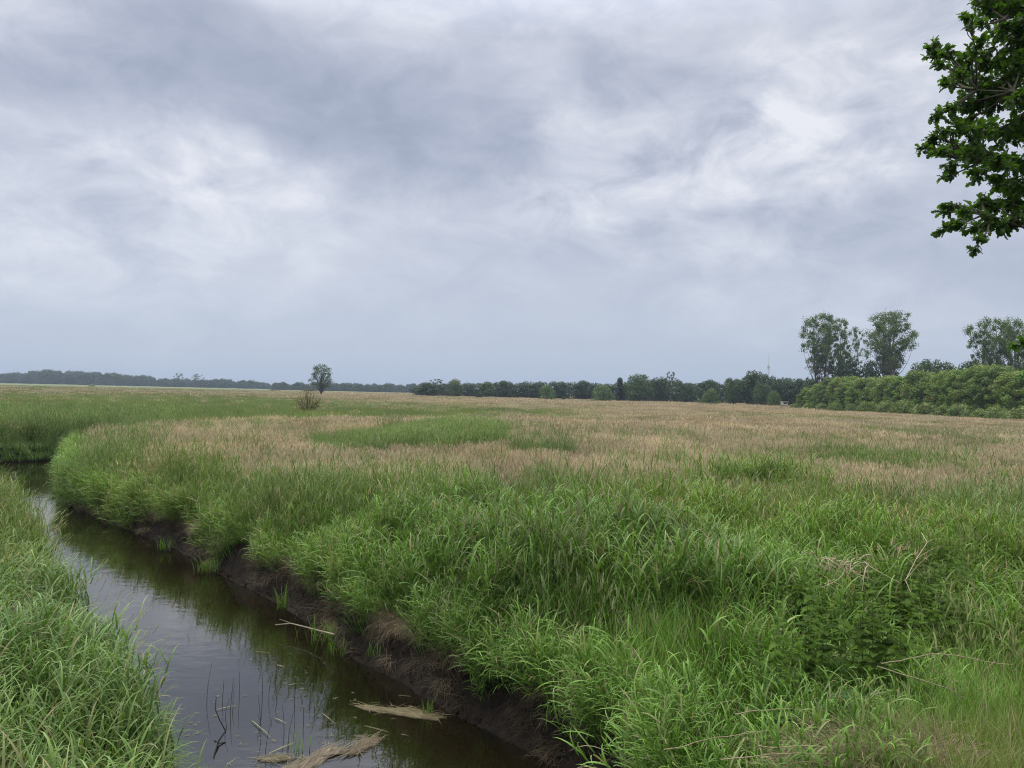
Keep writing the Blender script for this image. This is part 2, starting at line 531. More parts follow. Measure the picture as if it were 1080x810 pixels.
def stalk_clump(name, nst=11, rad=0.2, h=(0.55, 0.95), leaf=(0.24, 0.44), lw=(0.011, 0.021), segs=6, nl=6, lean=0.22, basal=14, g0=G0, g1=G1, dead=0.085):
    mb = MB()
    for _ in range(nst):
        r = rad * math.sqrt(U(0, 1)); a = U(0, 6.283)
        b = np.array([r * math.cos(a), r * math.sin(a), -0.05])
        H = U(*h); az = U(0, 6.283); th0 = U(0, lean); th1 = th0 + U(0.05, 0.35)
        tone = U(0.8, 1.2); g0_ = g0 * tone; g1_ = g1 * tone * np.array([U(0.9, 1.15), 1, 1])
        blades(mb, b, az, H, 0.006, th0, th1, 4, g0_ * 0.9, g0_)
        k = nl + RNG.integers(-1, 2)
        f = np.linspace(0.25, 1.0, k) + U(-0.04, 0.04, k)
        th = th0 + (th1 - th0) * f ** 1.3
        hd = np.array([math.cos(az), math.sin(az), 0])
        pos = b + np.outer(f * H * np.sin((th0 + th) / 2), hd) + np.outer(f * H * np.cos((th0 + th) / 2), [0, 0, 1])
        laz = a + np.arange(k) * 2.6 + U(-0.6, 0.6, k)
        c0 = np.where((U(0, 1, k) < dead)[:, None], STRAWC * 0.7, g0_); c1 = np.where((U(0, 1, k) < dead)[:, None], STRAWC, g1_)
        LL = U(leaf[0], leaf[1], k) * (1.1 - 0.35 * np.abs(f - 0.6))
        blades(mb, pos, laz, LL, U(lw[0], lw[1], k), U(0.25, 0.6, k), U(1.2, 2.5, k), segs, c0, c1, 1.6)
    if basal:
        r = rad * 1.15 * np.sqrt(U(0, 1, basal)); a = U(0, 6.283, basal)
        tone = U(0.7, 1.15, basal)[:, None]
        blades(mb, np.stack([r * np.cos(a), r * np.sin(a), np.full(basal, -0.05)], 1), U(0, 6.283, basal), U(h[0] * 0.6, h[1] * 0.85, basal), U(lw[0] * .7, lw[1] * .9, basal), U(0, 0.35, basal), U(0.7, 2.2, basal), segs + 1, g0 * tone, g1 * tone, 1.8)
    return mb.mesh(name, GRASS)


def fine_clump(name, n=60, rad=0.2, h=(0.3, 0.6), w=(0.003, 0.006), segs=4, th1=(0.4, 1.8), g0=G0, g1=G1, dead=0.1, mat=None):
    mb = MB()
    r = rad * np.sqrt(U(0, 1, n)); a = U(0, 6.283, n)
    tone = U(0.75, 1.2, n)[:, None]
    dd = (U(0, 1, n) < dead)[:, None]
    c0 = np.where(dd, STRAWC * 0.6 * tone, g0 * tone); c1 = np.where(dd, STRAWC * tone, g1 * tone)
    blades(mb, np.stack([r * np.cos(a), r * np.sin(a), np.full(n, -0.04)], 1), U(0, 6.283, n), U(h[0], h[1], n), U(w[0], w[1], n), U(0, 0.3, n), U(th1[0], th1[1], n), segs, c0, c1, 1.5)
    return mb.mesh(name, mat or GRASS)


def seed_clump(name, n=26, nb=26, rad=0.3, h=(0.45, 0.8), sw=0.003, hw=0.02, segs=3, seedc=(0.405, 0.345, 0.235), g0=G0, g1=G1, headlen=0.14):
    """thin stems with loose tan panicles over green leaves"""
    mb = MB()
    r = rad * np.sqrt(U(0, 1, n)); a = U(0, 6.283, n)
    H = U(h[0], h[1], n); az = U(0, 6.283, n); t0 = U(0, 0.2, n); t1 = t0 + U(0.05, 0.3, n)
    base = np.stack([r * np.cos(a), r * np.sin(a), np.full(n, -0.04)], 1)
    sc = np.array(seedc)
    tone = U(0.7, 1.25, n)[:, None]
    blades(mb, base, az, H, sw, t0, t1, segs, sc * 0.55 * tone, sc * 0.9 * tone)
    hd = np.stack([np.cos(az), np.sin(az), np.zeros(n)], 1)
    tm = (t0 + t1) / 2
    tip = base + hd * (H * np.sin(tm) * 0.86)[:, None] + np.array([0, 0, 1.0]) * (H * np.cos(tm) * 0.86)[:, None]
    for k in range(4):
        tk = tone * U(0.8, 1.2, n)[:, None]
        off = U(-1, 1, (n, 3)) * hw * 0.8
        blades(mb, tip + off, U(0, 6.283, n), headlen * U(0.5, 1.1, n), hw * U(0.5, 1.0, n), U(0, 0.5, n), U(0.3, 1.2, n), 2, sc * tk, sc * 1.15 * tk)
    r = rad * np.sqrt(U(0, 1, nb)); a = U(0, 6.283, nb); tone = U(0.7, 1.2, nb)[:, None]
    blades(mb, np.stack([r * np.cos(a), r * np.sin(a), np.full(nb, -0.04)], 1), U(0, 6.283, nb), U(h[0] * .5, h[1] * .75, nb), sw * 2.2, U(0, 0.4, nb), U(0.5, 1.8, nb), segs, (g0 * 0.9 + sc * 0.2) * tone, (g1 * 0.75 + sc * 0.35) * tone)
    return mb.mesh(name, DRY)


def thatch_clump(name, n=45, rad=0.18):
    """dead brown grass hanging over an edge towards +x"""
    mb = MB()
    c = np.array([0.135, 0.108, 0.070])
    tone = U(0.35, 1.5, n)[:, None]
    b = np.stack([U(-0.1, 0.08, n), U(-rad, rad, n), U(-0.02, 0.06, n)], 1)
    blades(mb, b, U(-0.9, 0.9, n), U(0.12, 0.42, n), U(0.002, 0.006, n), U(0.7, 1.5, n), U(1.9, 3.0, n), 4, c * tone * 0.7, c * tone * U(0.8, 1.5, (n, 1)), 0.9)
    m2 = n // 3
    blades(mb, np.stack([U(-0.15, 0.15, m2), U(-rad, rad, m2), U(-0.02, 0.08, m2)], 1), U(0, 6.283, m2), U(0.15, 0.5, m2), U(0.002, 0.004, m2), U(1.0, 1.7, m2), U(1.4, 2.2, m2), 3, STRAWC * 0.5, STRAWC * 0.8)
    return mb.mesh(name, DRY)


def overhang_clump(name, n=24, rad=0.2, g0=G0, g1=G1):
    """green blades arching out and down towards +x"""
    mb = MB()
    tone = U(0.75, 1.25, n)[:, None]
    b = np.stack([U(-0.15, 0.08, n), U(-rad, rad, n), U(-0.03, 0.03, n)], 1)
    blades(mb, b, RNG.normal(0, 0.28, n), U(0.35, 0.9, n), U(0.006, 0.014, n), U(0.0, 0.6, n), U(2.3, 3.05, n), 8, g0 * tone, g1 * 0.8 * tone, 0.9)
    m_ = 10
    blades(mb, np.stack([U(-0.2, 0.0, m_), U(-rad, rad, m_), np.full(m_, -0.03)], 1), U(-1.2, 1.2, m_), U(0.35, 0.75, m_), U(0.008, 0.015, m_), U(0.0, 0.5, m_), U(0.9, 1.9, m_), 6, g0, g1, 1.5)
    return mb.mesh(name, GRASS)


def foxtail_clump(name, n=5):
    """leaning stems with narrow seed heads, mostly towards +x"""
    mb = MB()
    for _ in range(n):
        az = U(-0.7, 0.7); H = U(0.8, 1.15); t0 = U(0.1, 0.3); t1 = t0 + U(0.35, 0.7)
        b = np.array([U(-0.1, 0.1), U(-0.25, 0.25), -0.03])
        blades(mb, b, az, H, 0.004, t0, t1, 6, G0 * 1.2, G1 * 1.1)
        p = b.copy(); S = 30
        for i in range(S):
            th = t0 + (t1 - t0) * (i / S) ** 1.3
            p = p + np.array([math.cos(az) * math.sin(th), math.sin(az) * math.sin(th), math.cos(th)]) * H / S
        m_ = 14
        d = np.array([math.cos(az) * math.sin(t1), math.sin(az) * math.sin(t1), math.cos(t1)])
        bp = p + np.outer(np.linspace(-0.08, 0.03, m_), d)
        blades(mb, bp, az + U(-0.8, 0.8, m_), 0.035, 0.010, U(t1 - 0.3, t1 + 0.2, m_), t1 + 0.2, 2, (0.17, 0.19, 0.10), (0.26, 0.25, 0.16))
        k = 3
        f = U(0.2, 0.6, k)
        blades(mb, b + np.outer(f * H, [0.15 * math.cos(az), 0.15 * math.sin(az), 0.95]), az + U(-1.2, 1.2, k), U(0.2, 0.35, k), 0.008, U(0.3, 0.7, k), U(1.2, 2.0, k), 5, G0, G1)
    return mb.mesh(name, GRASS)


NEAR = [stalk_clump(f'tall_clump{i}') for i in range(8)]
NEAR_S = [stalk_clump(f'low_clump{i}', nst=9, h=(0.3, 0.6), leaf=(0.18, 0.3), basal=20) for i in range(4)]
LEFTC = [stalk_clump(f'reed_clump{i}', nst=10, h=(0.5, 0.85), leaf=(0.28, 0.5), lw=(0.013, 0.023), segs=6, nl=5, g0=np.array([0.058, 0.122, 0.024]), g1=np.array([0.160, 0.270, 0.075]), basal=10) for i in range(7)]
MID = [stalk_clump(f'mid_clump{i}', nst=12, rad=0.3, segs=3, nl=5, lw=(0.010, 0.016), basal=16, g0=np.array([0.055, 0.108, 0.020]), g1=np.array([0.145, 0.240, 0.062])) for i in range(6)]
FAR1 = [fine_clump(f'far_clump{i}', n=75, rad=0.7, h=(0.4, 0.85), w=(0.018, 0.035), segs=3, dead=0.12, g0=np.array([0.068, 0.112, 0.030]), g1=np.array([0.150, 0.220, 0.070])) for i in range(5)]
FAR2 = [fine_clump(f'farther_clump{i}', n=80, rad=1.6, h=(0.35, 0.8), w=(0.06, 0.12), segs=2, dead=0.2, g0=np.array([0.075, 0.112, 0.034]), g1=np.array([0.155, 0.210, 0.075])) for i in range(4)]
SEED0 = [seed_clump(f'seed_clump{i}') for i in range(6)]
SEED1 = [seed_clump(f'far_seed_clump{i}', n=36, nb=26, rad=0.75, sw=0.008, hw=0.045, headlen=0.2, segs=2) for i in range(5)]
SEED2 = [seed_clump(f'farther_seed_clump{i}', n=40, nb=26, rad=1.7, sw=0.03, hw=0.13, headlen=0.3, segs=2) for i in range(4)]
FINE = [fine_clump(f'fine_clump{i}', n=70, rad=0.2, h=(0.25, 0.6), w=(0.003, 0.007)) for i in range(5)]
PALE = [seed_clump(f'pale_clump{i}', n=9, nb=30, rad=0.22, h=(0.6, 1.05), sw=0.0025, hw=0.012, seedc=(0.21, 0.25, 0.11), headlen=0.13) for i in range(4)]
VERGE = [fine_clump(f'verge_clump{i}', n=90, rad=0.16, h=(0.12, 0.34), w=(0.002, 0.0045), dead=0.14, g0=np.array([0.065, 0.115, 0.018]), g1=np.array([0.17, 0.245, 0.06])) for i in range(5)]
THATCH = [thatch_clump(f'thatch_clump{i}') for i in range(6)]
OVER = [overhang_clump(f'overhang_clump{i}') for i in range(5)]
FOX = [foxtail_clump(f'foxtail_clump{i}') for i in range(4)]


def sample(dens, Rmin, Rmax, amax=44, ymin=1.5):
    """random points in the view sector, dens per m2"""
    A = math.radians(amax)
    n = int(dens * A * (Rmax ** 2 - Rmin ** 2))
    R = np.sqrt(U(Rmin ** 2, Rmax ** 2, n)); th = U(-A, A, n)
    return R * np.sin(th), R * np.cos(th)


def pack(x, y, lod, nvar, smin=0.8, smax=1.2, tilt=0.12, z=None, rz=None, ry=None, tint=None, warm=None, zoff=0.0):
    n = len(x)
    zz = ground_z(x, y) if z is None else z
    pt = (fbm(x * 0.45, y * 0.3, 61, 3) - 0.5)
    pw = (fbm(x * 0.2, y * 0.12, 67, 3) - 0.35)
    return dict(x=x, y=y, z=zz + zoff, rx=U(-tilt, tilt, n), ry=U(-tilt, tilt, n) if ry is None else ry, rz=U(0, 6.283, n) if rz is None else rz,
                s=U(smin, smax, n), lod=np.full(n, lod), idx=RNG.integers(0, nvar, n),
                tint=(1 + pt * 0.7) if tint is None else np.broadcast_to(tint, (n,)), warm=np.clip(pw * 1.6, 0, 1) if warm is None else np.broadcast_to(warm, (n,)))


def cat(*ds):
    return {k: np.concatenate([d[k] for d in ds]) for k in ds[0]}


def sel(d, m):
    return {k: v[m] for k, v in d.items()}


def is_left(x, y):
    """the strip on the camera side of the creek"""
    return inside(x, y, LEFT + [(-90, 24), (-90, -14)])


def is_farbank(x, y):
    return (x < -20.5) & (y > 29) & (x > -60) & ~is_left(x, y)


def verge_line(x):
    return 4.0 + (x - 1.44) * 0.55


NETTLE_C = [(P(905, 650, 1.5), 0.95), (P(975, 622, 1.5), 1.15), (P(880, 700, 1.6), 0.6)]


def nettle_zone(x, y):
    m = np.zeros(x.shape, bool)
    for c, r in NETTLE_C:
        m |= ((x - c[0]) ** 2 + (y - c[1] ) ** 2) < r * r
    return m


# ---- near and middle grass on the right side of the creek
x, y = sample(26, 3.0, 15, 50); d, nx, ny = creek_d(x, y)
t = tanf(x, y)
k = (d > 0.27 + 0.3 * fbm(x * 0.9, y * 0.9, 91, 3)) & ~is_left(x, y) & (y > verge_line(x) + 0.15 * (vnoise(x * 3, y * 3) - .5)) & (U(0, 1, len(x)) > t * 0.9)
k &= ~(nettle_zone(x, y) & (U(0, 1, len(x)) < 0.72))
# thin shoulder by the culvert
k &= ~((y < 5.6) & (x < 2.1) & (U(0, 1, len(x)) < 0.75))
x, y, d = x[k], y[k], d[k]
low = (fbm(x * 0.6, y * 0.6, 83, 3) < 0.42) | ((y < 6.0) & (U(0, 1, len(x)) < 0.5))
hs = 0.80 + 0.9 * (fbm(x * 0.55, y * 0.55, 87, 3) - 0.38)
a0 = pack(x, y, 0, 8); a0['lod'] = np.where(low, 1, 0); a0['idx'] = np.where(low, a0['idx'] % 4, a0['idx']); a0['s'] *= np.clip(hs, 0.6, 1.25) * np.where(y < 6.5, 0.85, 1)
mixn = fbm(x * 0.8, y * 0.8, 107, 3) + U(-0.12, 0.12, len(x))
fm_ = mixn > 0.60; a0['lod'] = np.where(fm_, 3, a0['lod']); a0['idx'] = np.where(fm_, a0['idx'] % 5, a0['idx']); a0['s'] = np.where(fm_, a0['s'] * 1.3, a0['s'])
pm_ = (fbm(x * 0.5 + 9, y * 0.4, 109, 3) > 0.52) & (U(0, 1, len(x)) < 0.16); a0['lod'] = np.where(pm_, 4, a0['lod']); a0['idx'] = np.where(pm_, a0['idx'] % 4, a0['idx'])
x, y = sample(9, 14.5, 46, 46); d, nx, ny = creek_d(x, y); t = tanf(x, y)
k = (d > 0.28) & ~is_left(x, y) & ~is_farbank(x, y) & (U(0, 1, len(x)) > t ** 0.7)
k &= green_patch(x, y) > 1
x, y = x[k], y[k]
a1 = pack(x, y, 2, 6, 0.75, 1.1); a1['s'] *= 0.75 + 0.6 * fbm(x * 0.4, y * 0.4, 89, 3)
# extra tall bunch standing out in front of the tan strip
c = P(805, 520, 1.3); n = 70
x = c[0] + RNG.normal(0, 0.75, n); y = c[1] + RNG.normal(0, 0.5, n)
a2 = pack(x, y, 0, 8, 0.95, 1.4)
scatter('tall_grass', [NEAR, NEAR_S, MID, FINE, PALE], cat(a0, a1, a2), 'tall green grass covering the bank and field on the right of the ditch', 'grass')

# ---- bank edge: green blades hanging over, and dead thatch below them
def along(poly, n, off0, off1):
    poly = np.array(poly); s = np.linalg.norm(np.diff(poly, axis=0), axis=1); cs = np.concatenate([[0], np.cumsum(s)])
    q = U(0, cs[-1], n); i = np.clip(np.searchsorted(cs, q) - 1, 0, len(s) - 1); f = (q - cs[i]) / s[i]
    p = poly[i] + (poly[i + 1] - poly[i]) * f[:, None]
    tdir = (poly[i + 1] - poly[i]) / s[i][:, None]
    nrm = np.stack([tdir[:, 1], -tdir[:, 0]], 1)      # right-hand side of the walking direction
    o = U(off0, off1, n)
    return p + nrm * o[:, None], nrm, o


RB = RIGHT[1:]
pp, nr, o = along(RB, 230, 0.30, 0.7)
yaw = np.arctan2(-nr[:, 1], -nr[:, 0])
x, y = pp[:, 0], pp[:, 1]
e = pack(x, y, 0, 5, 0.4, 0.8, rz=yaw + U(-0.6, 0.6, len(x)), ry=U(-0.15, 0.25, len(x)))
gapn = fbm(x * 0.8, y * 0.8, 93, 3)
e = sel(e, (gapn > 0.42) & ~((x > 0) & (y < 6.4)))
e2p, nr2, o2 = along(LEFT[1:-2], 420, -0.45, -0.1)
e2 = pack(e2p[:, 0], e2p[:, 1], 0, 5, 0.7, 1.1, rz=np.arctan2(nr2[:, 1], nr2[:, 0]) + U(-0.5, 0.5, 420), ry=U(0, 0.3, 420))
e3p, nr3, o3 = along([(-20.9, 36.6)] + FARB[:3], 260, 0.02, 0.4)
e3 = pack(e3p[:, 0], e3p[:, 1], 0, 5, 0.9, 1.3, rz=np.arctan2(-nr3[:, 1], -nr3[:, 0]) + U(-0.5, 0.5, 260))
cp, cn, co_ = along(RIGHT[-5:], 90, 0.1, 0.5)
e5 = pack(cp[:, 0], cp[:, 1], 0, 5, 0.6, 1.0, rz=np.arctan2(-cn[:, 1], -cn[:, 0]) + U(-0.6, 0.6, 90), ry=U(-0.1, 0.25, 90))
bp_, bn, bo_ = along(RB, 620, 0.24, 0.62)
e6 = pack(bp_[:, 0], bp_[:, 1], 2, 8, 0.5, 0.95, rz=np.arctan2(-bn[:, 1], -bn[:, 0]) + U(-0.5, 0.5, 620), ry=U(0.15, 0.75, 620))
e6 = sel(e6, (fbm(bp_[:, 0] * 0.9, bp_[:, 1] * 0.9, 95, 3) > 0.43) & ~((bp_[:, 0] > 0) & (bp_[:, 1] < 5.6)))
b7, n7, o7 = along(RIGHT[-5:], 170, 0.08, 0.5)
e7 = pack(b7[:, 0], b7[:, 1], 2, 8, 0.7, 1.0, rz=np.arctan2(-n7[:, 1], -n7[:, 0]) + U(-0.5, 0.5, 170), ry=U(0.2, 0.9, 170))
# scattered tufts on the shoulder in the corner
x = U(1.0, 2.4, 60); y = U(4.3, 6.0, 60)
e4 = pack(x, y, 1, 4, 0.5, 0.95)
scatter('overhanging_grass', [OVER, NEAR_S, NEAR], cat(e, e2, e3, e4, e5, e6, e7), 'green grass blades arching over the edge of the ditch banks', 'grass')

pp, nr, o = along(RB, 4600, 0.12, 0.66)
x, y = pp[:, 0], pp[:, 1]
yaw = np.arctan2(-nr[:, 1], -nr[:, 0])
h1 = pack(x, y, 0, 6, 0.45, 1.0, rz=yaw + U(-0.7, 0.7, len(x)), ry=U(-0.2, 0.4, len(x)), tint=1.0, warm=0.0)
h1['tint'] = 0.22 + 3.3 * fbm(x * 1.3, y * 1.3, 97, 3) ** 2.2
keep = (fbm(x * 1.0, y * 1.0, 99, 3) > 0.34) & (U(0, 1, len(x)) < np.where(o < 0.28, 0.25, 1))
h1 = sel(h1, keep)
x = U(0.95, 2.6, 330); y = 3.9 + U(0, 1.0, 330) + 0.3 * (x - 1)
h2 = pack(x, y, 0, 6, 0.6, 1.2, tint=1.3, warm=0.0)
scatter('dead_grass', [THATCH], cat(h1, h2), 'dead brown grass and roots hanging on the dark peat bank', 'dead grass')

def clod(name):
    v = rand_dir(14); v = v * U(0.6, 1.2, (14, 1)) * np.array([1, 1, 0.6])
    import bmesh
    bm = bmesh.new()
    for q in v: bm.verts.new(q)
    bmesh.ops.convex_hull(bm, input=bm.verts)
    me = D.meshes.new(name); bm.to_mesh(me); bm.free()
    c = np.ones((len(me.vertices), 4), np.float32); c[:, :3] = np.array([0.026, 0.018, 0.010])
    a = me.attributes.new('Col', 'FLOAT_COLOR', 'POINT'); a.data.foreach_set('color', c.ravel()); me.materials.append(DRY)
    return me


pp, nr, o = along(RB, 9000, 0.02, 0.5)
x, y = pp[:, 0], pp[:, 1]
q = pack(x, y, 0, 5, 0.006, 0.035, tilt=1.0, zoff=0.004)
q['s'] = 0.006 + 0.034 * U(0, 1, len(x)) ** 3; q['tint'] = U(0.3, 1.7, len(x)); q['warm'] = np.zeros(len(x))
scatter('peat_clods', [[clod(f'clod{i}') for i in range(5)]], q, 'dark crumbs and clods of peat on the bare face of the ditch bank', 'peat')

# ---- left bank
x, y = sample(24, 2.6, 14, 58); d, nx, ny = creek_d(x, y)
k = (d > 0.06) & is_left(x, y)
x, y, d = x[k], y[k], d[k]
l0 = pack(x, y, 0, 7, 0.85, 1.15)
hz = np.clip(0.8 + 0.5 * (fbm(x * 0.7, y * 0.7, 103, 3) - 0.4), 0.65, 1.1)
l0['s'] *= hz
x, y = sample(12, 14, 36, 52); d, nx, ny = creek_d(x, y)
k = (d > 0.1) & is_left(x, y)
l1 = pack(x[k], y[k], 1, 6, 0.8, 1.1)
fp, fn, fo = along(LEFT[2:9], 60, -0.5, 0.0)
kk = fp[:, 1] > 7.0
fx2 = pack(fp[kk, 0], fp[kk, 1], 2, 4, 0.8, 1.1, rz=np.arctan2(fn[kk, 1], fn[kk, 0]) + U(-0.4, 0.4, kk.sum()), tint=1.1)
scatter('bank_reeds', [LEFTC, MID, FOX], cat(l0, l1, fx2), 'pale green reedy grass with leaning seed heads on the near left bank', 'grass')

# ---- far bank of the bend
x = U(-60, -19.5, 9000); y = U(29, 60, 9000); d, nx, ny = creek_d(x, y)
k = (d > 0.06) & is_farbank(x, y) & ((d < 5) | (U(0, 1, len(x)) < 0.3)) & (x > -48)
f0 = pack(x[k], y[k], 0, 6, 0.95, 1.3)
scatter('far_bank_reeds', [MID], f0, 'tall dark green reeds above the water where the ditch bends left', 'reeds')

# ---- reed patch inside the tan meadow
c, a_, b_ = GREENS[0]
x = U(c[0] - a_ * 1.4, c[0] + a_ * 1.4, 5200); y = U(c[1] - b_ * 1.4, c[1] + b_ * 1.4, 5200)
k = (green_patch(x, y) < 1) & (U(0, 1, 5200) < 0.35 + 0.65 * smooth((x - c[0]) / a_ + 0.7))
x, y = x[k], y[k]
rp = pack(x, y, 0, 6, 0.85, 1.1, warm=0.15); rp['tint'] = rp['tint'] * 1.1; rp['s'] *= np.clip(1.15 - 0.45 * smooth((c[0] - x) / a_ + 0.3), 0.6, 1.2)
scatter('reed_patch', [MID], rp, 'patch of taller bright green reeds amid the tan meadow grass', 'reeds')

# ---- meadow: green and tan, three levels of detail
gs = []; ts = []
x, y = sample(10, 11, 46, 46); d, _, _ = creek_d(x, y); t = tanf(x, y)
k = (d > 0.6) & ~is_left(x, y) & (U(0, 1, len(x)) < t * 0.95) & (green_patch(x, y) > 0.95)
q = pack(x[k], y[k], 0, 6, 0.75, 1.1); q['warm'] = q['warm'] * 0.4; ts.append(q)
x, y = sample(3.2, 45, 150, 44); d, _, _ = creek_d(x, y); t = tanf(x, y)
k = (d > 0.6) & ~is_left(x, y); x, y, t = x[k], y[k], t[k]
m = U(0, 1, len(x)) < t
ts.append(pack(x[m], y[m], 1, 5, 0.7, 1.1)); gs.append(pack(x[~m], y[~m], 0, 5, 0.7, 1.2))
x, y = sample(0.42, 148, 460, 42); t = tanf(x, y); m = U(0, 1, len(x)) < t
ts.append(pack(x[m], y[m], 2, 4, 0.6, 1.0)); gs.append(pack(x[~m], y[~m], 1, 4, 0.6, 1.1))
for q in ts: q['warm'] = q['warm'] * 0.4
# loose tan heads mixed in at the border with the tall grass
x, y = sample(2.5, 8.5, 17, 44); d, _, _ = creek_d(x, y); k = (d > 1.2) & ~is_left(x, y) & (U(0, 1, len(x)) < smooth((y - 8) / 9) * (0.3 + tanf(x, y)))
ts.append(pack(x[k], y[k], 0, 6, 0.85, 1.15))
scatter('meadow_grass', [FAR1, FAR2], cat(*gs), 'green grass of the flat meadow stretching to the far trees', 'grass')
scatter('seeding_grass', [SEED0, SEED1, SEED2], cat(*ts), 'tan flowering grass with brownish seed heads across the middle of the meadow', 'grass')

# ---- roadside verge in the lower right corner
x = U(0.9, 8, 3600); y = U(1.8, 8.0, 3600)
k = (y < verge_line(x) + 0.35 * (vnoise(x * 3, y * 3, 3))) & (creek_d(x, y)[0] > 0.5)
v = pack(x[k], y[k], 0, 5, 0.7, 1.25); v['warm'] = np.clip(v['warm'] + 0.1, 0, 1)
scatter('verge_grass', [VERGE], v, 'short yellowish grass along the verge at the near right corner', 'grass')

# ------------------------------------------------------------------ trees


def leaf_quads(mb, pos, nrm, size, col):
    n = len(pos)
    nrm = nrm / (np.linalg.norm(nrm, axis=1)[:, None] + 1e-9)
    rnd = RNG.normal(0, 1, (n, 3))
    a = np.cross(nrm, rnd); a /= np.linalg.norm(a, axis=1)[:, None] + 1e-9
    b = np.cross(nrm, a)
    s = np.broadcast_to(size, (n,))[:, None]
    asp = U(0.55, 0.9, n)[:, None]
    dn = np.array([0, 0, -0.12]) * s
    V = np.stack([pos - a * s * 0.5, pos + b * s * 0.5 * asp + dn * 0.3, pos + a * s * 0.5 + dn, pos - b * s * 0.5 * asp + dn * 0.3], 1).reshape(-1, 3)
    F = np.arange(n * 4).reshape(n, 4)
    mb.add(V, F, np.repeat(col, 4, axis=0))


def crown_leaves(mb, centres, radii, per, size, col, hue=0.15, shell=0.55, zsq=0.8, zmin=-0.8):
    for c, r in zip(centres, radii):
        n = int(per * U(0.8, 1.2))
        dv = rand_dir(n, zmin)
        rr = r * (shell + (1.08 - shell) * U(0, 1, n) ** 0.7)
        pos = np.asarray(c) + dv * rr[:, None] * np.array([1, 1, zsq])
        lob = U(0.82, 1.18)
        cc = np.array(col) * lob * np.array([U(1 - hue, 1 + hue), 1, U(1 - hue, 1 + hue)])
        leaf_quads(mb, pos, dv + RNG.normal(0, 0.55, (n, 3)) + np.array([0, 0, 0.35]), size * U(0.6, 1.25, n), cc * U(0.75, 1.25, (n, 1)))


def limb_path(p0, p1, bend=0.12, n=6, rise=0.0):
    p0 = np.array(p0, float); p1 = np.array(p1, float)
    t = np.linspace(0, 1, n)[:, None]
    q = p0 + (p1 - p0) * t
    L = np.linalg.norm(p1 - p0)
    off = RNG.normal(0, 1, 3) * bend * L
    q = q + off * (np.sin(t * math.pi)) + np.array([0, 0, rise * L]) * np.sin(t * math.pi)
    return q


def broadleaf(name, h=12.0, w=9.0, low=0.12, lobes=20, per=150, leaf=0.55, col=(0.045, 0.085, 0.025), shape='round', trunk_col=(0.07, 0.06, 0.05), shell=0.5, lob=(0.28, 0.42)):
    """returns (trunk mesh, crown mesh) with base at origin"""
    tb = MB(); cb = MB()
    z0 = h * low
    cs = []; rs = []
    for i in range(lobes):
        f = (i + U(0, 1)) / lobes
        if shape == 'cone': env = (1 - f) * 0.9 + 0.12
        elif shape == 'fan': env = math.sin(min(1, 0.12 + f * 0.95) * math.pi * 0.62) * (1 if f < 0.85 else 0.75)
        elif shape == 'egg': env = math.sin((0.16 + f * 0.74) * math.pi) ** 0.8
        elif shape == 'mound': env = math.sqrt(max(0.02, 1 - (f * 0.95) ** 2))
        else: env = math.sin((0.18 + f * 0.68) * math.pi) ** 0.7
        a = i * 2.399 + U(-0.5, 0.5)
        lr = w * 0.5 * U(*lob) * (0.75 if shape == 'cone' else 1)
        R = max(0, w * 0.5 * env - lr * 0.75) * math.sqrt(U(0.35, 1))
        z = z0 + lr * 0.7 + f * (h - z0 - lr * 1.5)
        cs.append([R * math.cos(a), R * math.sin(a), z]); rs.append(lr)
    crown_leaves(cb, cs, rs, per, leaf, col, shell=shell)
    top = np.array([U(-.2, .2), U(-.2, .2), h * 0.86])
    tr = h * 0.02 + 0.06
    tp = limb_path((0, 0, -0.3), top, 0.03, 8)
    tube(tb, tp, np.linspace(tr, tr * 0.2, 8), trunk_col, 7)
    for c, r in zip(cs, rs):
        s = np.clip((c[2] / h) * 0.6 * U(0.75, 1.05), 0.1, 0.8)
        p0 = tp[0] + (tp[-1] - tp[0]) * s
        k = min(7, max(0, int(s * 7)))
        p0 = tp[k]
        tube(tb, limb_path(p0, c, 0.06, 5, 0.05), np.linspace(tr * 0.42 * (1 - 0.5 * s), 0.02, 5), trunk_col, 5)
    return tb.mesh(name + '_trunk', BARK), cb.mesh(name + '_crown', LEAF, False)


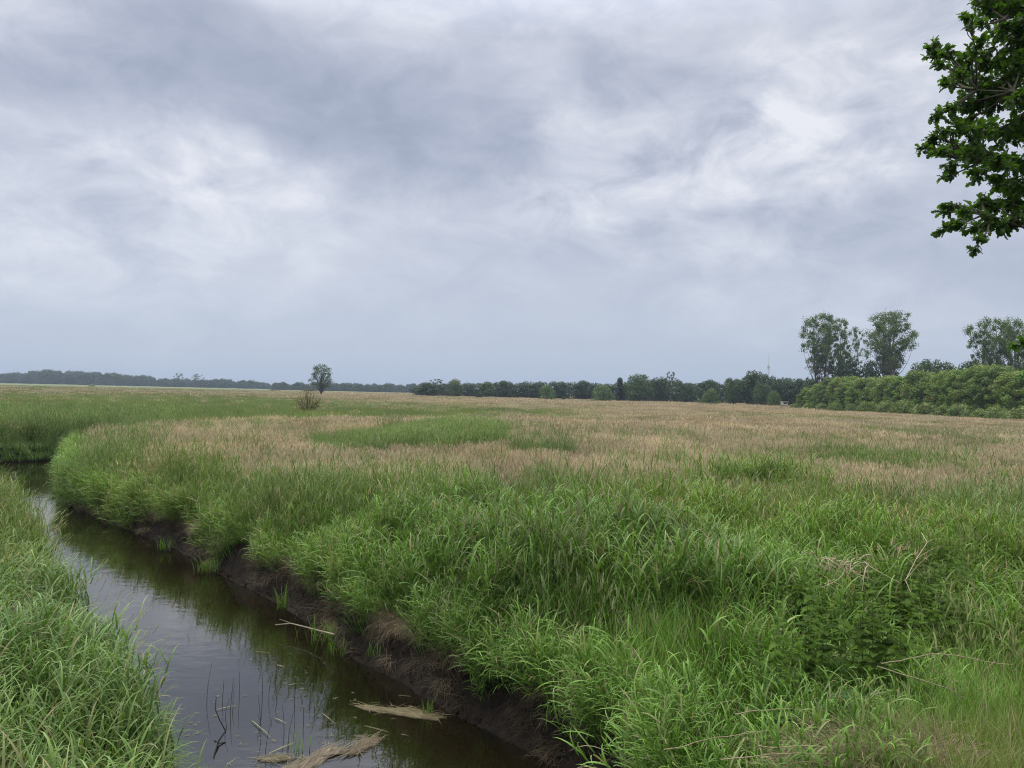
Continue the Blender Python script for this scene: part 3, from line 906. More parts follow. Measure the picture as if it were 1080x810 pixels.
def poplar(name, h, w, z0f=0.34, stems=2, clusters=70, per=55, leaf=0.42, col=(0.055, 0.085, 0.035), lean=0.0):
    """airy, fan-shaped crown on several visible steep limbs"""
    tb = MB(); cb = MB(); tc = (0.10, 0.09, 0.075)
    axes = []
    for s in range(stems):
        a = s / stems * 6.283 + U(-.4, .4)
        topp = np.array([math.cos(a) * w * 0.2 * (stems > 1) + lean, math.sin(a) * w * 0.12, h * U(0.86, 0.95)])
        p = limb_path((math.cos(a) * 0.4 * (stems > 1), 0, -0.3), topp, 0.03, 9)
        tube(tb, p, np.linspace(0.34, 0.05, 9), tc, 7); axes.append(p)
    cs = []; rs = []
    for i in range(clusters):
        f = (i + U(0, 1)) / clusters
        env = (0.42 + 0.62 * min(1, f / 0.55) ** 0.8) * (1 if f < 0.66 else math.sqrt(max(0.05, 1 - ((f - 0.66) / 0.38) ** 2)))
        if f < 0.35 and U(0, 1) < 0.45: continue
        a = i * 2.399 + U(-.6, .6)
        env *= 1 + 0.22 * math.sin(3 * a + f * 5 + h) + U(-0.08, 0.12)
        R = w * 0.5 * env * U(0.02, 1) ** 0.5
        z = h * (z0f + (1 - z0f) * f * 0.97)
        c = np.array([R * math.cos(a) + lean * f, R * math.sin(a) * 0.8, z])
        ax = axes[i % stems]
        s = np.clip(f * 0.62 + z0f * 0.75 - 0.08 - R / w * 0.25, 0.12, 0.9)
        p0 = ax[int(s * 8)]
        path = limb_path(p0, c, 0.07, 6, 0.03)
        tube(tb, path, np.linspace(0.13 * (1.1 - f), 0.02, 6), tc, 5)
        cs.append(c); rs.append(w * U(0.05, 0.13))
        if U(0, 1) < 0.55:
            cs.append(path[3] + RNG.normal(0, 0.4, 3)); rs.append(w * U(0.04, 0.07))
    crown_leaves(cb, cs, rs, per, leaf, col, shell=0.0, zmin=-1)
    return tb.mesh(name + '_trunk', BARK), cb.mesh(name + '_crown', LEAF, False)


def tree_thing(name, pair, loc, rz=0, s=(1, 1, 1), label=None, catg='tree', group=None, stem_name='trunk', crown_name='crown'):
    e = D.objects.new(name, None); C.objects.link(e)
    e.location = loc; e.rotation_euler = (0, 0, rz); e.scale = s
    ob(stem_name, pair[0], e); ob(crown_name, pair[1], e)
    tag(e, label, catg, group)
    return e


def gz1(x, y):
    return float(ground_z(np.array([x]), np.array([y]))[0])


def put(px, ytop, Y, wpx, lib, name, label, catg='tree', group=None, width_ref=None, **kw):
    """place a library tree (mesh pair, height, width) so that its real size gives the seen height and width at distance Y"""
    pair, H0, W0 = lib
    top = atY(px, ytop, Y); X = top[0]
    g_ = gz1(X, Y) - 0.1
    s = (top[2] - g_) / H0
    sw = (wpx * Y / FPX) / W0
    return tree_thing(name, pair, (X, Y, g_), U(0, 6.283), (sw, sw, s), label, catg, group, **kw)


DARK = (0.036, 0.068, 0.022); MIDG = (0.050, 0.092, 0.024); LITE = (0.085, 0.145, 0.036); OLIVE = (0.080, 0.115, 0.034)
LIB = {}
for i in range(4):
    LIB[f'dark{i}'] = (broadleaf(f'dark_broadleaf{i}', 12, 10, 0.02, 22, 150, 0.6, DARK), 12, 10)
for i in range(2):
    LIB[f'mid{i}'] = (broadleaf(f'mid_broadleaf{i}', 12, 10, 0.03, 22, 150, 0.55, MIDG), 12, 10)
    LIB[f'lite{i}'] = (broadleaf(f'light_broadleaf{i}', 12, 11, 0.0, 24, 150, 0.5, LITE, 'mound'), 12, 11)
LIB['olive'] = (broadleaf('olive_broadleaf', 12, 9, 0.03, 24, 130, 0.5, OLIVE, 'egg'), 12, 9)
LIB['cone'] = (broadleaf('conifer', 12, 7, 0.02, 26, 130, 0.45, (0.018, 0.036, 0.016), 'cone'), 12, 7)
LIB['sparse'] = (poplar('sparse_tree', 12, 7, 0.25, 1, 30, 40, 0.5, (0.075, 0.105, 0.05)), 12, 7)
LIB['bush'] = (broadleaf('round_bush', 3, 4.2, 0.0, 14, 170, 0.22, (0.125, 0.185, 0.048), 'mound'), 3, 4.2)
LIB['bush1'] = (broadleaf('round_bush1', 3, 4.2, 0.0, 16, 170, 0.22, (0.145, 0.205, 0.060), 'mound'), 3, 4.2)
LIB['darkbush'] = (broadleaf('dark_bush', 3, 4.6, 0.0, 12, 150, 0.3, DARK, 'mound'), 3, 4.6)

# centre treeline: the front trees one by one (photo px of crown middle, top, width, distance)
FRONT = [
    (452, 402.5, 24, 430, 'dark0', 'dark tree at the left end of the centre treeline, beside the low gap'),
    (461, 399.5, 17, 436, 'sparse', 'loose double-topped tree rising over the left end of the centre treeline'),
    (480.5, 398.5, 19, 415, 'olive', 'olive green pointed tree near the left end of the centre treeline'),
    (505, 412.5, 9, 400, 'darkbush', 'small dark bush standing in front of the far trees, right of the olive tree'),
    (514, 401.5, 18, 440, 'mid0', 'mid green tree between the olive pointed tree and a wide dark crown'),
    (533, 400.5, 22, 430, 'dark1', 'wide dark rounded tree in the left half of the centre treeline'),
    (557, 401.5, 18, 440, 'dark2', 'dark tree just left of the bright round tree in the treeline'),
    (577, 405, 19, 385, 'lite0', 'light green round tree standing in front of the dark middle treeline'),
    (591, 401.5, 16, 440, 'dark3', 'dark tree rising just right of the light round tree'),
    (617, 400.5, 18, 445, 'dark0', 'dark dome-topped tree left of the wide light green mound tree'),
    (594, 417.5, 5, 380, 'darkbush', 'tiny bush at the foot of the treeline, right of the light round tree'),
    (635, 404.5, 25, 370, 'lite1', 'wide low light green tree left of the dark conifer'),
    (654, 397.5, 17, 380, 'cone', 'blackish pointed conifer standing among the treeline'),
    (673, 393.5, 30, 375, 'mid1', 'big pale-topped broad tree right of the dark conifer'),
    (697, 396.5, 22, 385, 'dark2', 'dark tree between the big broad tree and the sparse tall tree'),
    (708, 391.5, 12, 372, 'sparse', 'sparse pale tall tree poking above the treeline'),
    (722, 402.5, 20, 390, 'dark1', 'dark tree at the left edge of the dip in the treeline'),
    (747, 399.5, 24, 360, 'dark3', 'dark open-topped tree just right of the treeline dip'),
    (750, 409, 20, 335, 'lite0', 'light round tree standing in front right of the treeline dip'),
    (774, 397.5, 22, 350, 'mid0', 'mid green tree left of the tallest crown under the mast'),
    (797, 389.5, 30, 345, 'dark0', 'largest dark tree of the right treeline, below the radio mast'),
    (805, 404, 22, 325, 'mid1', 'mid green tree in front of the largest dark tree'),
    (816, 411, 16, 315, 'lite1', 'small light green tree left of the wooden hide'),
    (824, 398.5, 26, 350, 'dark2', 'bluish dark tree behind the small light green tree'),
    (842, 397.5, 24, 345, 'dark1', 'bluish dark tree behind the wooden hide at the wood corner'),
]
for px, yt, wp, Y, key, lab in FRONT:
    nm = {'dark': 'broadleaf_tree', 'mid': 'broadleaf_tree', 'lite': 'broadleaf_tree', 'oliv': 'broadleaf_tree', 'cone': 'conifer_tree', 'spar': 'sparse_tree', 'darkb': 'bush'}.get(key[:5] if key == 'darkbush' else key[:4].rstrip('0123'), 'broadleaf_tree')
    Y = Y * 0.655
    put(px, yt, Y, wp * 1.15, LIB[key], nm, lab, 'bush' if 'bush' in key else 'tree', 'trees of the far treeline' if 'bush' not in key else None)
for i, px in enumerate(np.arange(446, 850, 11.5)):
    yt = np.interp(px, [440, 500, 560, 640, 700, 718, 735, 760, 800, 850], [405, 403.5, 402.5, 402, 398, 403, 404, 399, 394, 400]) + U(-1.5, 2)
    put(px + U(-3, 3), yt, np.interp(px, [440, 850], [310, 250]) + U(-8, 8), U(19, 26), LIB[f'dark{i % 4}'], 'broadleaf_tree', 'dark tree in the unbroken back row of the centre treeline', 'tree', 'back row of the centre treeline')

# lone tree and the twiggy bush in the meadow
LONE = broadleaf('lone_tree', 12, 9.5, 0.24, 44, 85, 0.34, (0.060, 0.098, 0.034), 'round', shell=0.2, lob=(0.17, 0.34))
put(339.5, 383, 240, 30, (LONE, 12, 9.5), 'lone_tree', 'lone egg-shaped tree standing in the open meadow behind the twiggy bush', 'tree')
put(326, 409, 520, 12, LIB['darkbush'], 'bush', 'low dark bush on the meadow horizon left of the lone tree', 'bush')
put(289, 410, 500, 14, LIB['darkbush'], 'bush', 'wide low dark bush on the horizon, well left of the lone tree', 'bush')
put(250, 411, 470, 8, LIB['darkbush'], 'bush', 'small dark bush on the left meadow horizon', 'bush')
put(97, 405, 480, 8, LIB['bush1'], 'bush', 'small pale green bush before the distant left wood', 'bush')

tb = MB(); cb = MB()
for i in range(46):
    a = U(0, 6.283); r = U(0.05, 1.0) ** 0.6
    p1 = np.array([math.cos(a) * 1.75 * r, math.sin(a) * 1.5 * r, 2.6 * (1.02 - 0.6 * r ** 1.5) * U(0.55, 1.1)])
    q = limb_path((math.cos(a) * 0.15, math.sin(a) * 0.15, -0.1), p1, 0.08, 6, 0.1)
    tube(tb, q, np.linspace(0.035, 0.008, 6), np.array([0.13, 0.10, 0.06]) * U(0.7, 1.2), 5)
    for k in range(5):
        s = q[RNG.integers(2, 6)]
        tube(tb, limb_path(s, s + RNG.normal(0, 0.28, 3) + [0, 0, 0.22], 0.1, 4), np.linspace(0.012, 0.005, 4), np.array([0.17, 0.135, 0.085]) * U(0.7, 1.2), 4)
    n = 20
    s = q[RNG.integers(2, 6, n)] + RNG.normal(0, 0.16, (n, 3))
    leaf_quads(cb, s, rand_dir(n), U(0.06, 0.12, n), np.array([0.17, 0.17, 0.06]) * U(0.7, 1.3, (n, 1)))
Yb = 73.0
bp = atY(325, 432, Yb); gb = gz1(bp[0], Yb)
tree_thing('twiggy_bush', (tb.mesh('twiggy_bush_stems', BARK), cb.mesh('twiggy_bush_foliage', LEAF, False)), (bp[0], Yb, gb + 0.1), 0, (0.85, 0.85, 1.05), 'brown half-bare twiggy bush in the meadow below the lone tree', 'bush', None, 'stems', 'foliage')

# right edge of the field: young trees, shrubs in front, poplars behind
HEDGE = [(broadleaf(f'willow{i}', 8, 6.4, 0.0, 70, 190, 0.21, c_, 'egg', shell=0.4, lob=(0.16, 0.27)), 8, 6.4) for i, c_ in enumerate([(0.115, 0.190, 0.034), (0.140, 0.215, 0.040), (0.098, 0.165, 0.032), (0.155, 0.225, 0.044)])]
def edgeY(px):
    return P(px, 430.5 + (px - 850) * 0.054, 1.75)[1]


HB = [(px, edgeY(px) + 9.5) for px in (855, 865, 876, 888, 900, 912, 925, 939, 953, 968, 983, 999, 1015, 1032, 1050, 1068, 1088, 1108)]
HLAB = 'young bushy tree in the unbroken green row along the right field edge'
for i, (px, Y) in enumerate(HB):
    yt = np.interp(px, [850, 880, 900, 960, 1000, 1080, 1110], [406, 398, 397, 393, 390, 385, 383]) + U(-4, 6)
    lab = HLAB; grp = 'young trees along the right field edge'
    if i == 0: lab = 'end tree of the young row at the field corner, next to the bluish wood'
    put(px, yt, Y, 7.0 * FPX / Y * U(0.95, 1.15), HEDGE[i % 4], 'young_tree', lab, 'tree', grp)
    put(px + 9, yt - U(-3, 2), Y + 8, 8 * FPX / Y, HEDGE[(i + 2) % 4], 'young_tree', 'young tree top in the back row behind the right field edge', 'tree', 'young trees in the back row on the right')
SH = [(px, yt, wp, edgeY(px) - 0.5) for px, yt, wp in [(838, 425, 13), (853, 424.5, 16), (866, 424, 15), (882, 423.5, 17), (898, 424.5, 14), (914, 422, 22), (934, 421, 23), (955, 420.5, 30), (976, 423.5, 28), (995, 425.5, 22), (1013, 423.5, 28), (1035, 430, 24), (1050, 426, 28), (1060, 432, 24), (1080, 427, 34), (1098, 428, 34)]]
SLAB = 'low rounded shrub in the row along the foot of the right hedge'
for i, (px, yt, wp, Y) in enumerate(SH):
    lab = SLAB
    if i == 0: lab = 'small round shrub right beside the wooden hide at the field corner'
    if i == 11: lab = 'pale low shrub jutting into the meadow near the right frame edge'
    put(px, yt, Y, wp * 1.15, LIB['bush' if i % 2 else 'bush1'], 'shrub', lab, 'shrub', 'shrubs at the foot of the right hedge' if lab == SLAB else None)

PC = (0.085, 0.135, 0.034)
put(868, 330.5, 196, 50, (poplar('poplar0', 22, 13, 0.40, 2, 130, 130, 0.29, PC), 22, 13), 'poplar_tree', 'leftmost tall poplar with twin trunks above the young trees', 'tree', 'tall poplars behind the hedge')
put(887, 336, 200, 30, (poplar('poplar1', 21, 9, 0.30, 1, 75, 130, 0.29, PC), 21, 9), 'poplar_tree', 'slimmer poplar pressed against the right side of the leftmost tall one', 'tree', 'tall poplars behind the hedge')
put(907, 347, 205, 20, (poplar('poplar2', 19, 7, 0.25, 1, 34, 90, 0.28, PC), 19, 7), 'poplar_tree', 'thin see-through poplar in the gap between the two wide ones', 'tree', 'tall poplars behind the hedge')
put(938, 328.5, 186, 60, (poplar('poplar3', 22, 14, 0.42, 3, 150, 130, 0.29, PC), 22, 14), 'poplar_tree', 'widest tall poplar with a domed crown, middle of the three groups', 'tree', 'tall poplars behind the hedge')
put(1044, 336, 150, 48, (poplar('poplar4', 18, 12, 0.40, 2, 100, 130, 0.28, PC), 18, 12), 'poplar_tree', 'flat-topped poplar with forked bare limbs near the right edge', 'tree', 'tall poplars behind the hedge')
put(1072, 337, 150, 42, (poplar('poplar5', 18, 12, 0.40, 2, 100, 130, 0.28, PC), 18, 12), 'poplar_tree', 'poplar at the right frame edge beside the flat-topped one', 'tree', 'tall poplars behind the hedge')
for px, yt, wp, Y, lab in [(893, 375, 34, 190, 'dark dense tree filling the space under the left poplars'), (917, 380, 26, 186, 'dark dense tree under the widest poplar, left of its trunks'), (975, 376, 36, 165, 'open-crowned tree right of the widest poplar'), (995, 377, 34, 152, 'leafy dome tree behind the hedge between the poplar groups'), (1023, 376, 30, 150, 'feathery tree just left of the flat-topped poplar'), (855, 396, 18, 196, 'thin ragged tree under the left poplar at the wood corner')]:
    put(px, yt, Y, wp, LIB['mid0'] if 'dark' not in lab else LIB['dark1'], 'broadleaf_tree', lab, 'tree', 'trees behind the right hedge')

# distant woods to the left: one mass each
def wood(name, x0, x1, tops, Y0, Y1, step, label, keys, rows=3):
    xs = []; ys = []; zs = []; ss = []
    for r in range(rows):
        for px in np.arange(x0, x1, step):
            Y = U(Y0, Y1); yt = np.interp(px, tops[0], tops[1]) + U(-2.4, 2.2)
            p = atY(px + U(-2, 2), yt, Y)
            xs.append(p[0]); ys.append(Y); zs.append(-1.2); ss.append((p[2] + 1.2) / 12.0)
    x = np.array(xs); y = np.array(ys); n = len(x)
    # crown and trunk joined in one mesh per kind
    lib = []
    for kname in keys:
        me = LIB[kname][0]
        mm = []
        for q in me:
            vv = np.zeros(len(q.vertices) * 3, np.float32); q.vertices.foreach_get('co', vv)
            mm.append(q)
        lib.append(mm[1])
    d_ = dict(x=x, y=y, z=np.array(zs), rx=np.zeros(n), ry=np.zeros(n), rz=U(0, 6.283, n), s=np.array(ss), lod=np.zeros(n), idx=RNG.integers(0, len(lib), n), tint=np.ones(n), warm=np.zeros(n))
    return scatter(name, [lib], d_, label, 'wood')


wood('distant_wood', -60, 300, ([-60, 0, 20, 50, 90, 125, 150, 172, 180, 215, 232, 262, 300], [394, 396, 393.5, 391, 393, 394.5, 397, 400, 400, 401, 401, 402.5, 405]), 850, 980, 6, 'bluish distant wood running along the left horizon', ['dark0', 'dark1', 'dark2', 'dark3'])
wood('distant_treeline', 290, 446, ([290, 340, 380, 446], [404, 404.5, 405, 406]), 720, 800, 5, 'low faint treeline on the horizon behind the lone tree', ['dark0', 'dark1', 'dark2', 'dark3'])
wood('distant_woodland', 850, 1300, ([850, 1300], [408, 412]), 620, 700, 10, 'dark woodland behind the poplars at the right', ['dark0', 'dark1'], 2)
put(189, 393.5, 800, 10, LIB['sparse'], 'sparse_tree', 'tall loose tree above the left wood, left of a pair', 'tree', 'tall trees over the left wood')
put(208, 394, 800, 12, LIB['sparse'], 'sparse_tree', 'tall loose tree above the left wood, right of a pair', 'tree', 'tall trees over the left wood')
put(124, 393.5, 820, 14, LIB['mid0'], 'broadleaf_tree', 'pale rounded crown standing out of the left wood', 'tree')

# ------------------------------------------------------------------ radio mast and raised hide
Ym = 520.0
mt = atY(811, 372, Ym); zt = mt[2]; zp = atY(810.5, 388, Ym)[2]
e = D.objects.new('radio_mast', None); C.objects.link(e); e.location = (mt[0], Ym, 1.0)
tag(e, 'thin grey radio mast with dish platform above the right treeline', 'mast')
mb = MB(); H = zp - 1.0
for sx, sy in ((1, 1), (1, -1), (-1, -1), (-1, 1)):
    tube(mb, [(sx * 0.7, sy * 0.7, 0), (sx * 0.3, sy * 0.3, H)], [0.07, 0.05], (0.3, 0.31, 0.33), 5)
for k in range(12):
    z0 = H * k / 12; z1 = H * (k + 1) / 12; r0 = 0.7 - 0.4 * k / 12; r1 = 0.7 - 0.4 * (k + 1) / 12
    for (ax, ay), (bx, by) in (((1, 1), (-1, 1)), ((-1, 1), (-1, -1)), ((-1, -1), (1, -1)), ((1, -1), (1, 1))):
        tube(mb, [(ax * r0, ay * r0, z0), (bx * r1, by * r1, z1)], 0.03, (0.3, 0.31, 0.33), 4)
ob('lattice_tower', mb.mesh('lattice_tower', METAL, False), e)
mb = MB(); tube(mb, [(0, 0, H - 0.3), (0, 0, H + 0.3)], [0.7, 0.7], (0.3, 0.31, 0.33), 12)
pf = ob('platform', mb.mesh('platform', METAL, False), e)
mb = MB()
for k in range(5):
    a = k * 1.2566; c = np.array([math.cos(a) * 0.65, math.sin(a) * 0.65, H + 0.9])
    tube(mb, [c, c + np.array([math.cos(a), math.sin(a), 0]) * 0.3], [0.5, 0.48], (0.42, 0.43, 0.45), 10)
ob('dish', mb.mesh('dish', METAL, False), e)
mb = MB(); tube(mb, [(0, 0, H), (0, 0, H + (zt - zp) * 0.55), (0, 0, zt - 1.0)], [0.17, 0.13, 0.08], (0.32, 0.33, 0.35), 6)
ob('antenna', mb.mesh('antenna', METAL, False), e)

Yh = 148.0
hp = atY(827, 431.5, Yh); hg = gz1(hp[0], Yh)
e = D.objects.new('raised_hide', None); C.objects.link(e); e.location = (hp[0], Yh, hg); e.rotation_euler = (0, 0, 0.25); e.scale = (0.8, 0.8, 0.78)
tag(e, 'small pale wooden hunting hide on legs at the far field corner', 'hide')
PW = (0.42, 0.40, 0.36)
mb = MB()
box(mb, (0, -0.5, 1.75), (1.2, 0.04, 0.5), PW); box(mb, (0, -0.5, 2.45), (1.2, 0.04, 0.16), PW)
box(mb, (-0.5, -0.5, 2.19), (0.2, 0.04, 0.36), PW); box(mb, (0.5, -0.5, 2.19), (0.2, 0.04, 0.36), PW)
box(mb, (0, 0.5, 2.0), (1.2, 0.04, 1.05), PW); box(mb, (-0.62, 0, 2.0), (0.04, 1.0, 1.05), PW); box(mb, (0.62, 0, 2.0), (0.04, 1.0, 1.05), PW); box(mb, (0, 0, 1.47), (1.18, 0.94, 0.05), PW)
ob('cabin', mb.mesh('hide_cabin', WOOD, False), e)
mb = MB(); box(mb, (0, -0.03, 2.58), (1.5, 1.4, 0.07), (0.45, 0.44, 0.42)); ob('roof', mb.mesh('hide_roof', WOOD, False), e)
for sx in (-0.55, 0.55):
    for sy in (-0.45, 0.45):
        mb = MB(); tube(mb, [(sx * 1.15, sy * 1.15, -0.1), (sx, sy, 1.5)], 0.05, (0.2, 0.17, 0.13), 6); ob('leg', mb.mesh('hide_leg', WOOD, False), e)
mb = MB()
for sx in (-0.2, 0.2): tube(mb, [(sx, 1.1, -0.1), (sx, 0.56, 1.5)], 0.03, (0.2, 0.17, 0.13), 5)
for k in range(5): tube(mb, [(-0.2, 1.05 - k * 0.1, 0.1 + k * 0.3), (0.2, 1.05 - k * 0.1, 0.1 + k * 0.3)], 0.02, (0.2, 0.17, 0.13), 5)
ob('ladder', mb.mesh('hide_ladder', WOOD, False), e)

# ------------------------------------------------------------------ oak reaching in from the right
OY = 8.2
LF = np.array([(0.015, 0), (0.10, 0.10), (0.07, 0.22), (0.25, 0.36), (0.14, 0.47), (0.34, 0.66), (0.19, 0.76), (0.21, 0.92), (0.04, 1.0)])


def oak_leaves(mb, pos, dirv, nrm, size, col):
    n = len(pos)
    dirv = dirv / (np.linalg.norm(dirv, axis=1)[:, None] + 1e-9)
    side = np.cross(dirv, nrm); side /= np.linalg.norm(side, axis=1)[:, None] + 1e-9
    up = np.cross(side, dirv)
    V = []
    for sgn in (-1, 1):
        for wx, ly in LF:
            V.append(pos + dirv * (size * ly)[:, None] + side * (size * wx * sgn)[:, None] + up * (size * (wx * 0.35 - ly * ly * 0.22))[:, None])
    mid = [pos + dirv * (size * ly)[:, None] - up * (size * ly * ly * 0.22)[:, None] for _, ly in LF]
    V = np.stack(V + mid, 1); k = len(LF)
    F = []
    for i in range(k - 1):
        F.append([i, i + 1, 2 * k + i + 1, 2 * k + i]); F.append([2 * k + i, 2 * k + i + 1, k + i + 1, k + i])
    F = (np.arange(n) * 3 * k)[:, None, None] + np.array(F)[None]
    mb.add(V.reshape(-1, 3), F.reshape(-1, 4), np.repeat(col, 3 * k, axis=0))


OB = MB(); OL = MB()
TR = np.array([10.2, 9.2])
tg = gz1(*TR)
OBK = (0.075, 0.065, 0.052)
trunk = limb_path((TR[0], TR[1], tg - 0.3), (TR[0] - 0.3, TR[1], 12.5), 0.02, 12)
tube(OB, trunk, np.linspace(0.36, 0.06, 12), OBK, 12)
# clusters seen in the frame (photo px, radius px)
OC = [(1040, 4, 20), (1062, 10, 26), (1075, 38, 26), (1052, 32, 14), (1020, 19, 8), (1031, 27, 9), (1078, 66, 22), (985, 46, 9), (982, 58, 7), (999, 56, 10), (1012, 66, 13), (1030, 48, 13), (1040, 66, 18), (1058, 84, 22), (1030, 90, 20), (1006, 82, 14), (988, 68, 7), (994, 90, 6),
      (1046, 108, 20), (1072, 106, 20), (1020, 112, 18), (1000, 116, 11), (988, 121, 8), (1010, 134, 14), (1032, 138, 22), (1060, 140, 24), (1079, 142, 20), (992, 142, 12), (978, 150, 8), (972, 156, 5), (988, 160, 9), (1006, 156, 14), (1000, 176, 10), (1000, 186, 7), (1024, 164, 18), (1046, 168, 20), (1072, 172, 20), (1028, 186, 12), (1052, 194, 18), (1078, 196, 18),
      (1003, 216, 9), (992, 222, 7), (994, 242, 7), (1006, 238, 9), (1018, 222, 11), (1022, 240, 12), (1038, 214, 14), (1046, 234, 15), (1064, 216, 16), (1076, 226, 16), (1058, 240, 9), (1034, 254, 8), (1028, 263, 5), (1068, 238, 8), (1084, 200, 18), (1086, 60, 30), (1088, 120, 24), (1086, 20, 30)]
lobes = []
OC = OC + [(px + U(4, 12), py + U(-7, 7), r * 0.8) for px, py, r in OC if r > 13]
for px, py, r in OC:
    Yq = OY + U(-0.5, 0.7) + (px - 1030) * 0.005
    c = atY(px, py, Yq); lobes.append((c, r * Yq / FPX, 1.0))
c = atY(1079, 361, 7.2); lobes.append((c, 0.055, 1.35)); c = atY(1071, 363, 7.2); lobes.append((c, 0.035, 1.4)); c = atY(1090, 360, 7.2); lobes.append((c, 0.08, 1.3))
nin = len(lobes)
while len(lobes) < nin + 190:
    q = np.array([TR[0] - 0.6, TR[1], 8.2]) + rand_dir(1)[0] * np.array([4.3, 4.2, 4.4]) * U(0.3, 1) ** 0.5
    if q[2] < 4.2 or q[1] < 2: continue
    r = U(0.25, 0.5)
    px, py = proj(q)
    if px - (r + 0.12) * FPX / q[1] < 1078: continue
    lobes.append((q, r, U(0.9, 1.1)))
# limbs: towards groups of clusters
limb_ends = [atY(1030, 95, OY), atY(1035, 170, OY), atY(1040, 225, OY + 0.1), atY(1060, 20, OY), atY(1100, 360, 7.4)] + [np.array(l[0]) for l in lobes[nin::10]]
limb_pts = []
for le in limb_ends:
    zz = np.clip(le[2] - U(0.6, 1.8), 3.6, 11)
    p0 = trunk[np.argmin(np.abs(trunk[:, 2] - zz))]
    q = limb_path(p0, le, 0.05, 14, 0.05)
    tube(OB, q, np.linspace(0.06, 0.006, 14), OBK, 7); limb_pts.append(q[3:])
LPT = np.concatenate(limb_pts)
for li, (c, r, br) in enumerate(lobes):
    c = np.array(c)
    near = LPT[np.argmin(np.linalg.norm(LPT - c, axis=1) + 0.35 * np.maximum(0, c[0] - LPT[:, 0]))]
    sp = limb_path(near, c, 0.05, 6, 0.02)
    tube(OB, sp, np.linspace(0.014, 0.004, 6), OBK, 5)
    ntw = max(3, int(19 * min(1.6, (r / 0.18)) ** 1.2)) if li < nin else 9
    for k in range(ntw):
        dv = rand_dir(1)[0] * np.array([1, 1, 0.75]); e_ = c + dv * r * U(0.45, 0.95)
        s0 = sp[RNG.integers(3, 6)]
        tw = limb_path(s0, e_, 0.06, 4, 0.03)
        tube(OB, tw, np.linspace(0.006, 0.0025, 4), OBK, 4)
        nl = RNG.integers(7, 12)
        tdir = tw[-1] - tw[0]; tdir = tdir / (np.linalg.norm(tdir) + 1e-9)
        pos = tw[-1] + np.outer(-np.minimum(np.abs(RNG.normal(0, 0.08, nl)), 0.9 * np.linalg.norm(tw[-1] - tw[0])), tdir)
        ld = tdir + RNG.normal(0, 0.75, (nl, 3)) + np.array([0, 0, -0.1])
        nr_ = np.array([0, 0, 1.0]) + RNG.normal(0, 0.5, (nl, 3))
        cl = np.array([0.046, 0.092, 0.017]) * br * U(0.75, 1.25)
        oak_leaves(OL, pos, ld, nr_, U(0.04, 0.092, nl), cl * U(0.8, 1.3, (nl, 1)) * np.array([1, 1, 1]))
e = D.objects.new('oak_tree', None); C.objects.link(e); e.location = (TR[0], TR[1], tg)
tag(e, 'near oak tree whose lobed dark leaves hang in from the upper right', 'tree')
for nm, mbx, mt_, sm in (('trunk', OB, BARK, True), ('crown', OL, OAKLEAF, False)):
    mbx.v = [q - np.array([TR[0], TR[1], tg]) for q in mbx.v]
    ob(nm, mbx.mesh('oak_' + nm, mt_, sm), e)

# ------------------------------------------------------------------ nettles
def nettle_leaf(mb, pos, az, size, droop, col):
    """serrated heart-shaped leaf"""
    ts = np.linspace(0, 1, 9)
    w = np.array([0.10, 0.34, 0.40, 0.37, 0.34, 0.27, 0.21, 0.12, 0.0]) * size
    w = w * np.where(np.arange(9) % 2, 1.0, 0.82)
    h = np.array([math.cos(az), math.sin(az), 0]); s = np.array([-h[1], h[0], 0])
    V = []; p = np.array(pos, float)
    for i, t in enumerate(ts):
        th = 1.05 + 0.2 * droop + droop * t
        dv = h * math.sin(th) + np.array([0, 0, math.cos(th)])
        if i: p = p + dv * size / 8
        V += [p - s * w[i] + [0, 0, w[i] * 0.3], p, p + s * w[i] + [0, 0, w[i] * 0.3]]
    F = []
    for i in range(8):
        F += [[3 * i, 3 * i + 1, 3 * i + 4, 3 * i + 3], [3 * i + 1, 3 * i + 2, 3 * i + 5, 3 * i + 4]]
    mb.add(V, F, col)


def nettle(h, seed):
    sb = MB(); lb = MB()
    lean = RNG.normal(0, 0.1, 2) * h
    p = limb_path((0, 0, -0.05), (lean[0], lean[1], h), 0.03, 8)
    tube(sb, p, np.linspace(0.0035, 0.0015, 8), (0.10, 0.15, 0.04), 5)
    nn = 11; a = U(0, 6.28)
    for i in range(nn):
        f = 0.25 + 0.75 * i / (nn - 1)
        pt = p[0] + (p[-1] - p[0]) * f
        sz = 0.098 * (1.0 if f < 0.8 else 1.9 - f * 1.25)
        for k in range(2):
            nettle_leaf(lb, pt, a + i * 1.5708 + k * 3.1416 + U(-.25, .25), sz * U(0.7, 1.25), U(0.1, 1.3), np.array([0.072, 0.135, 0.018]) * U(0.65, 1.35))
    return sb.mesh(f'nettle_stem{seed}', PLANT), lb.mesh(f'nettle_leaves{seed}', PLANT)


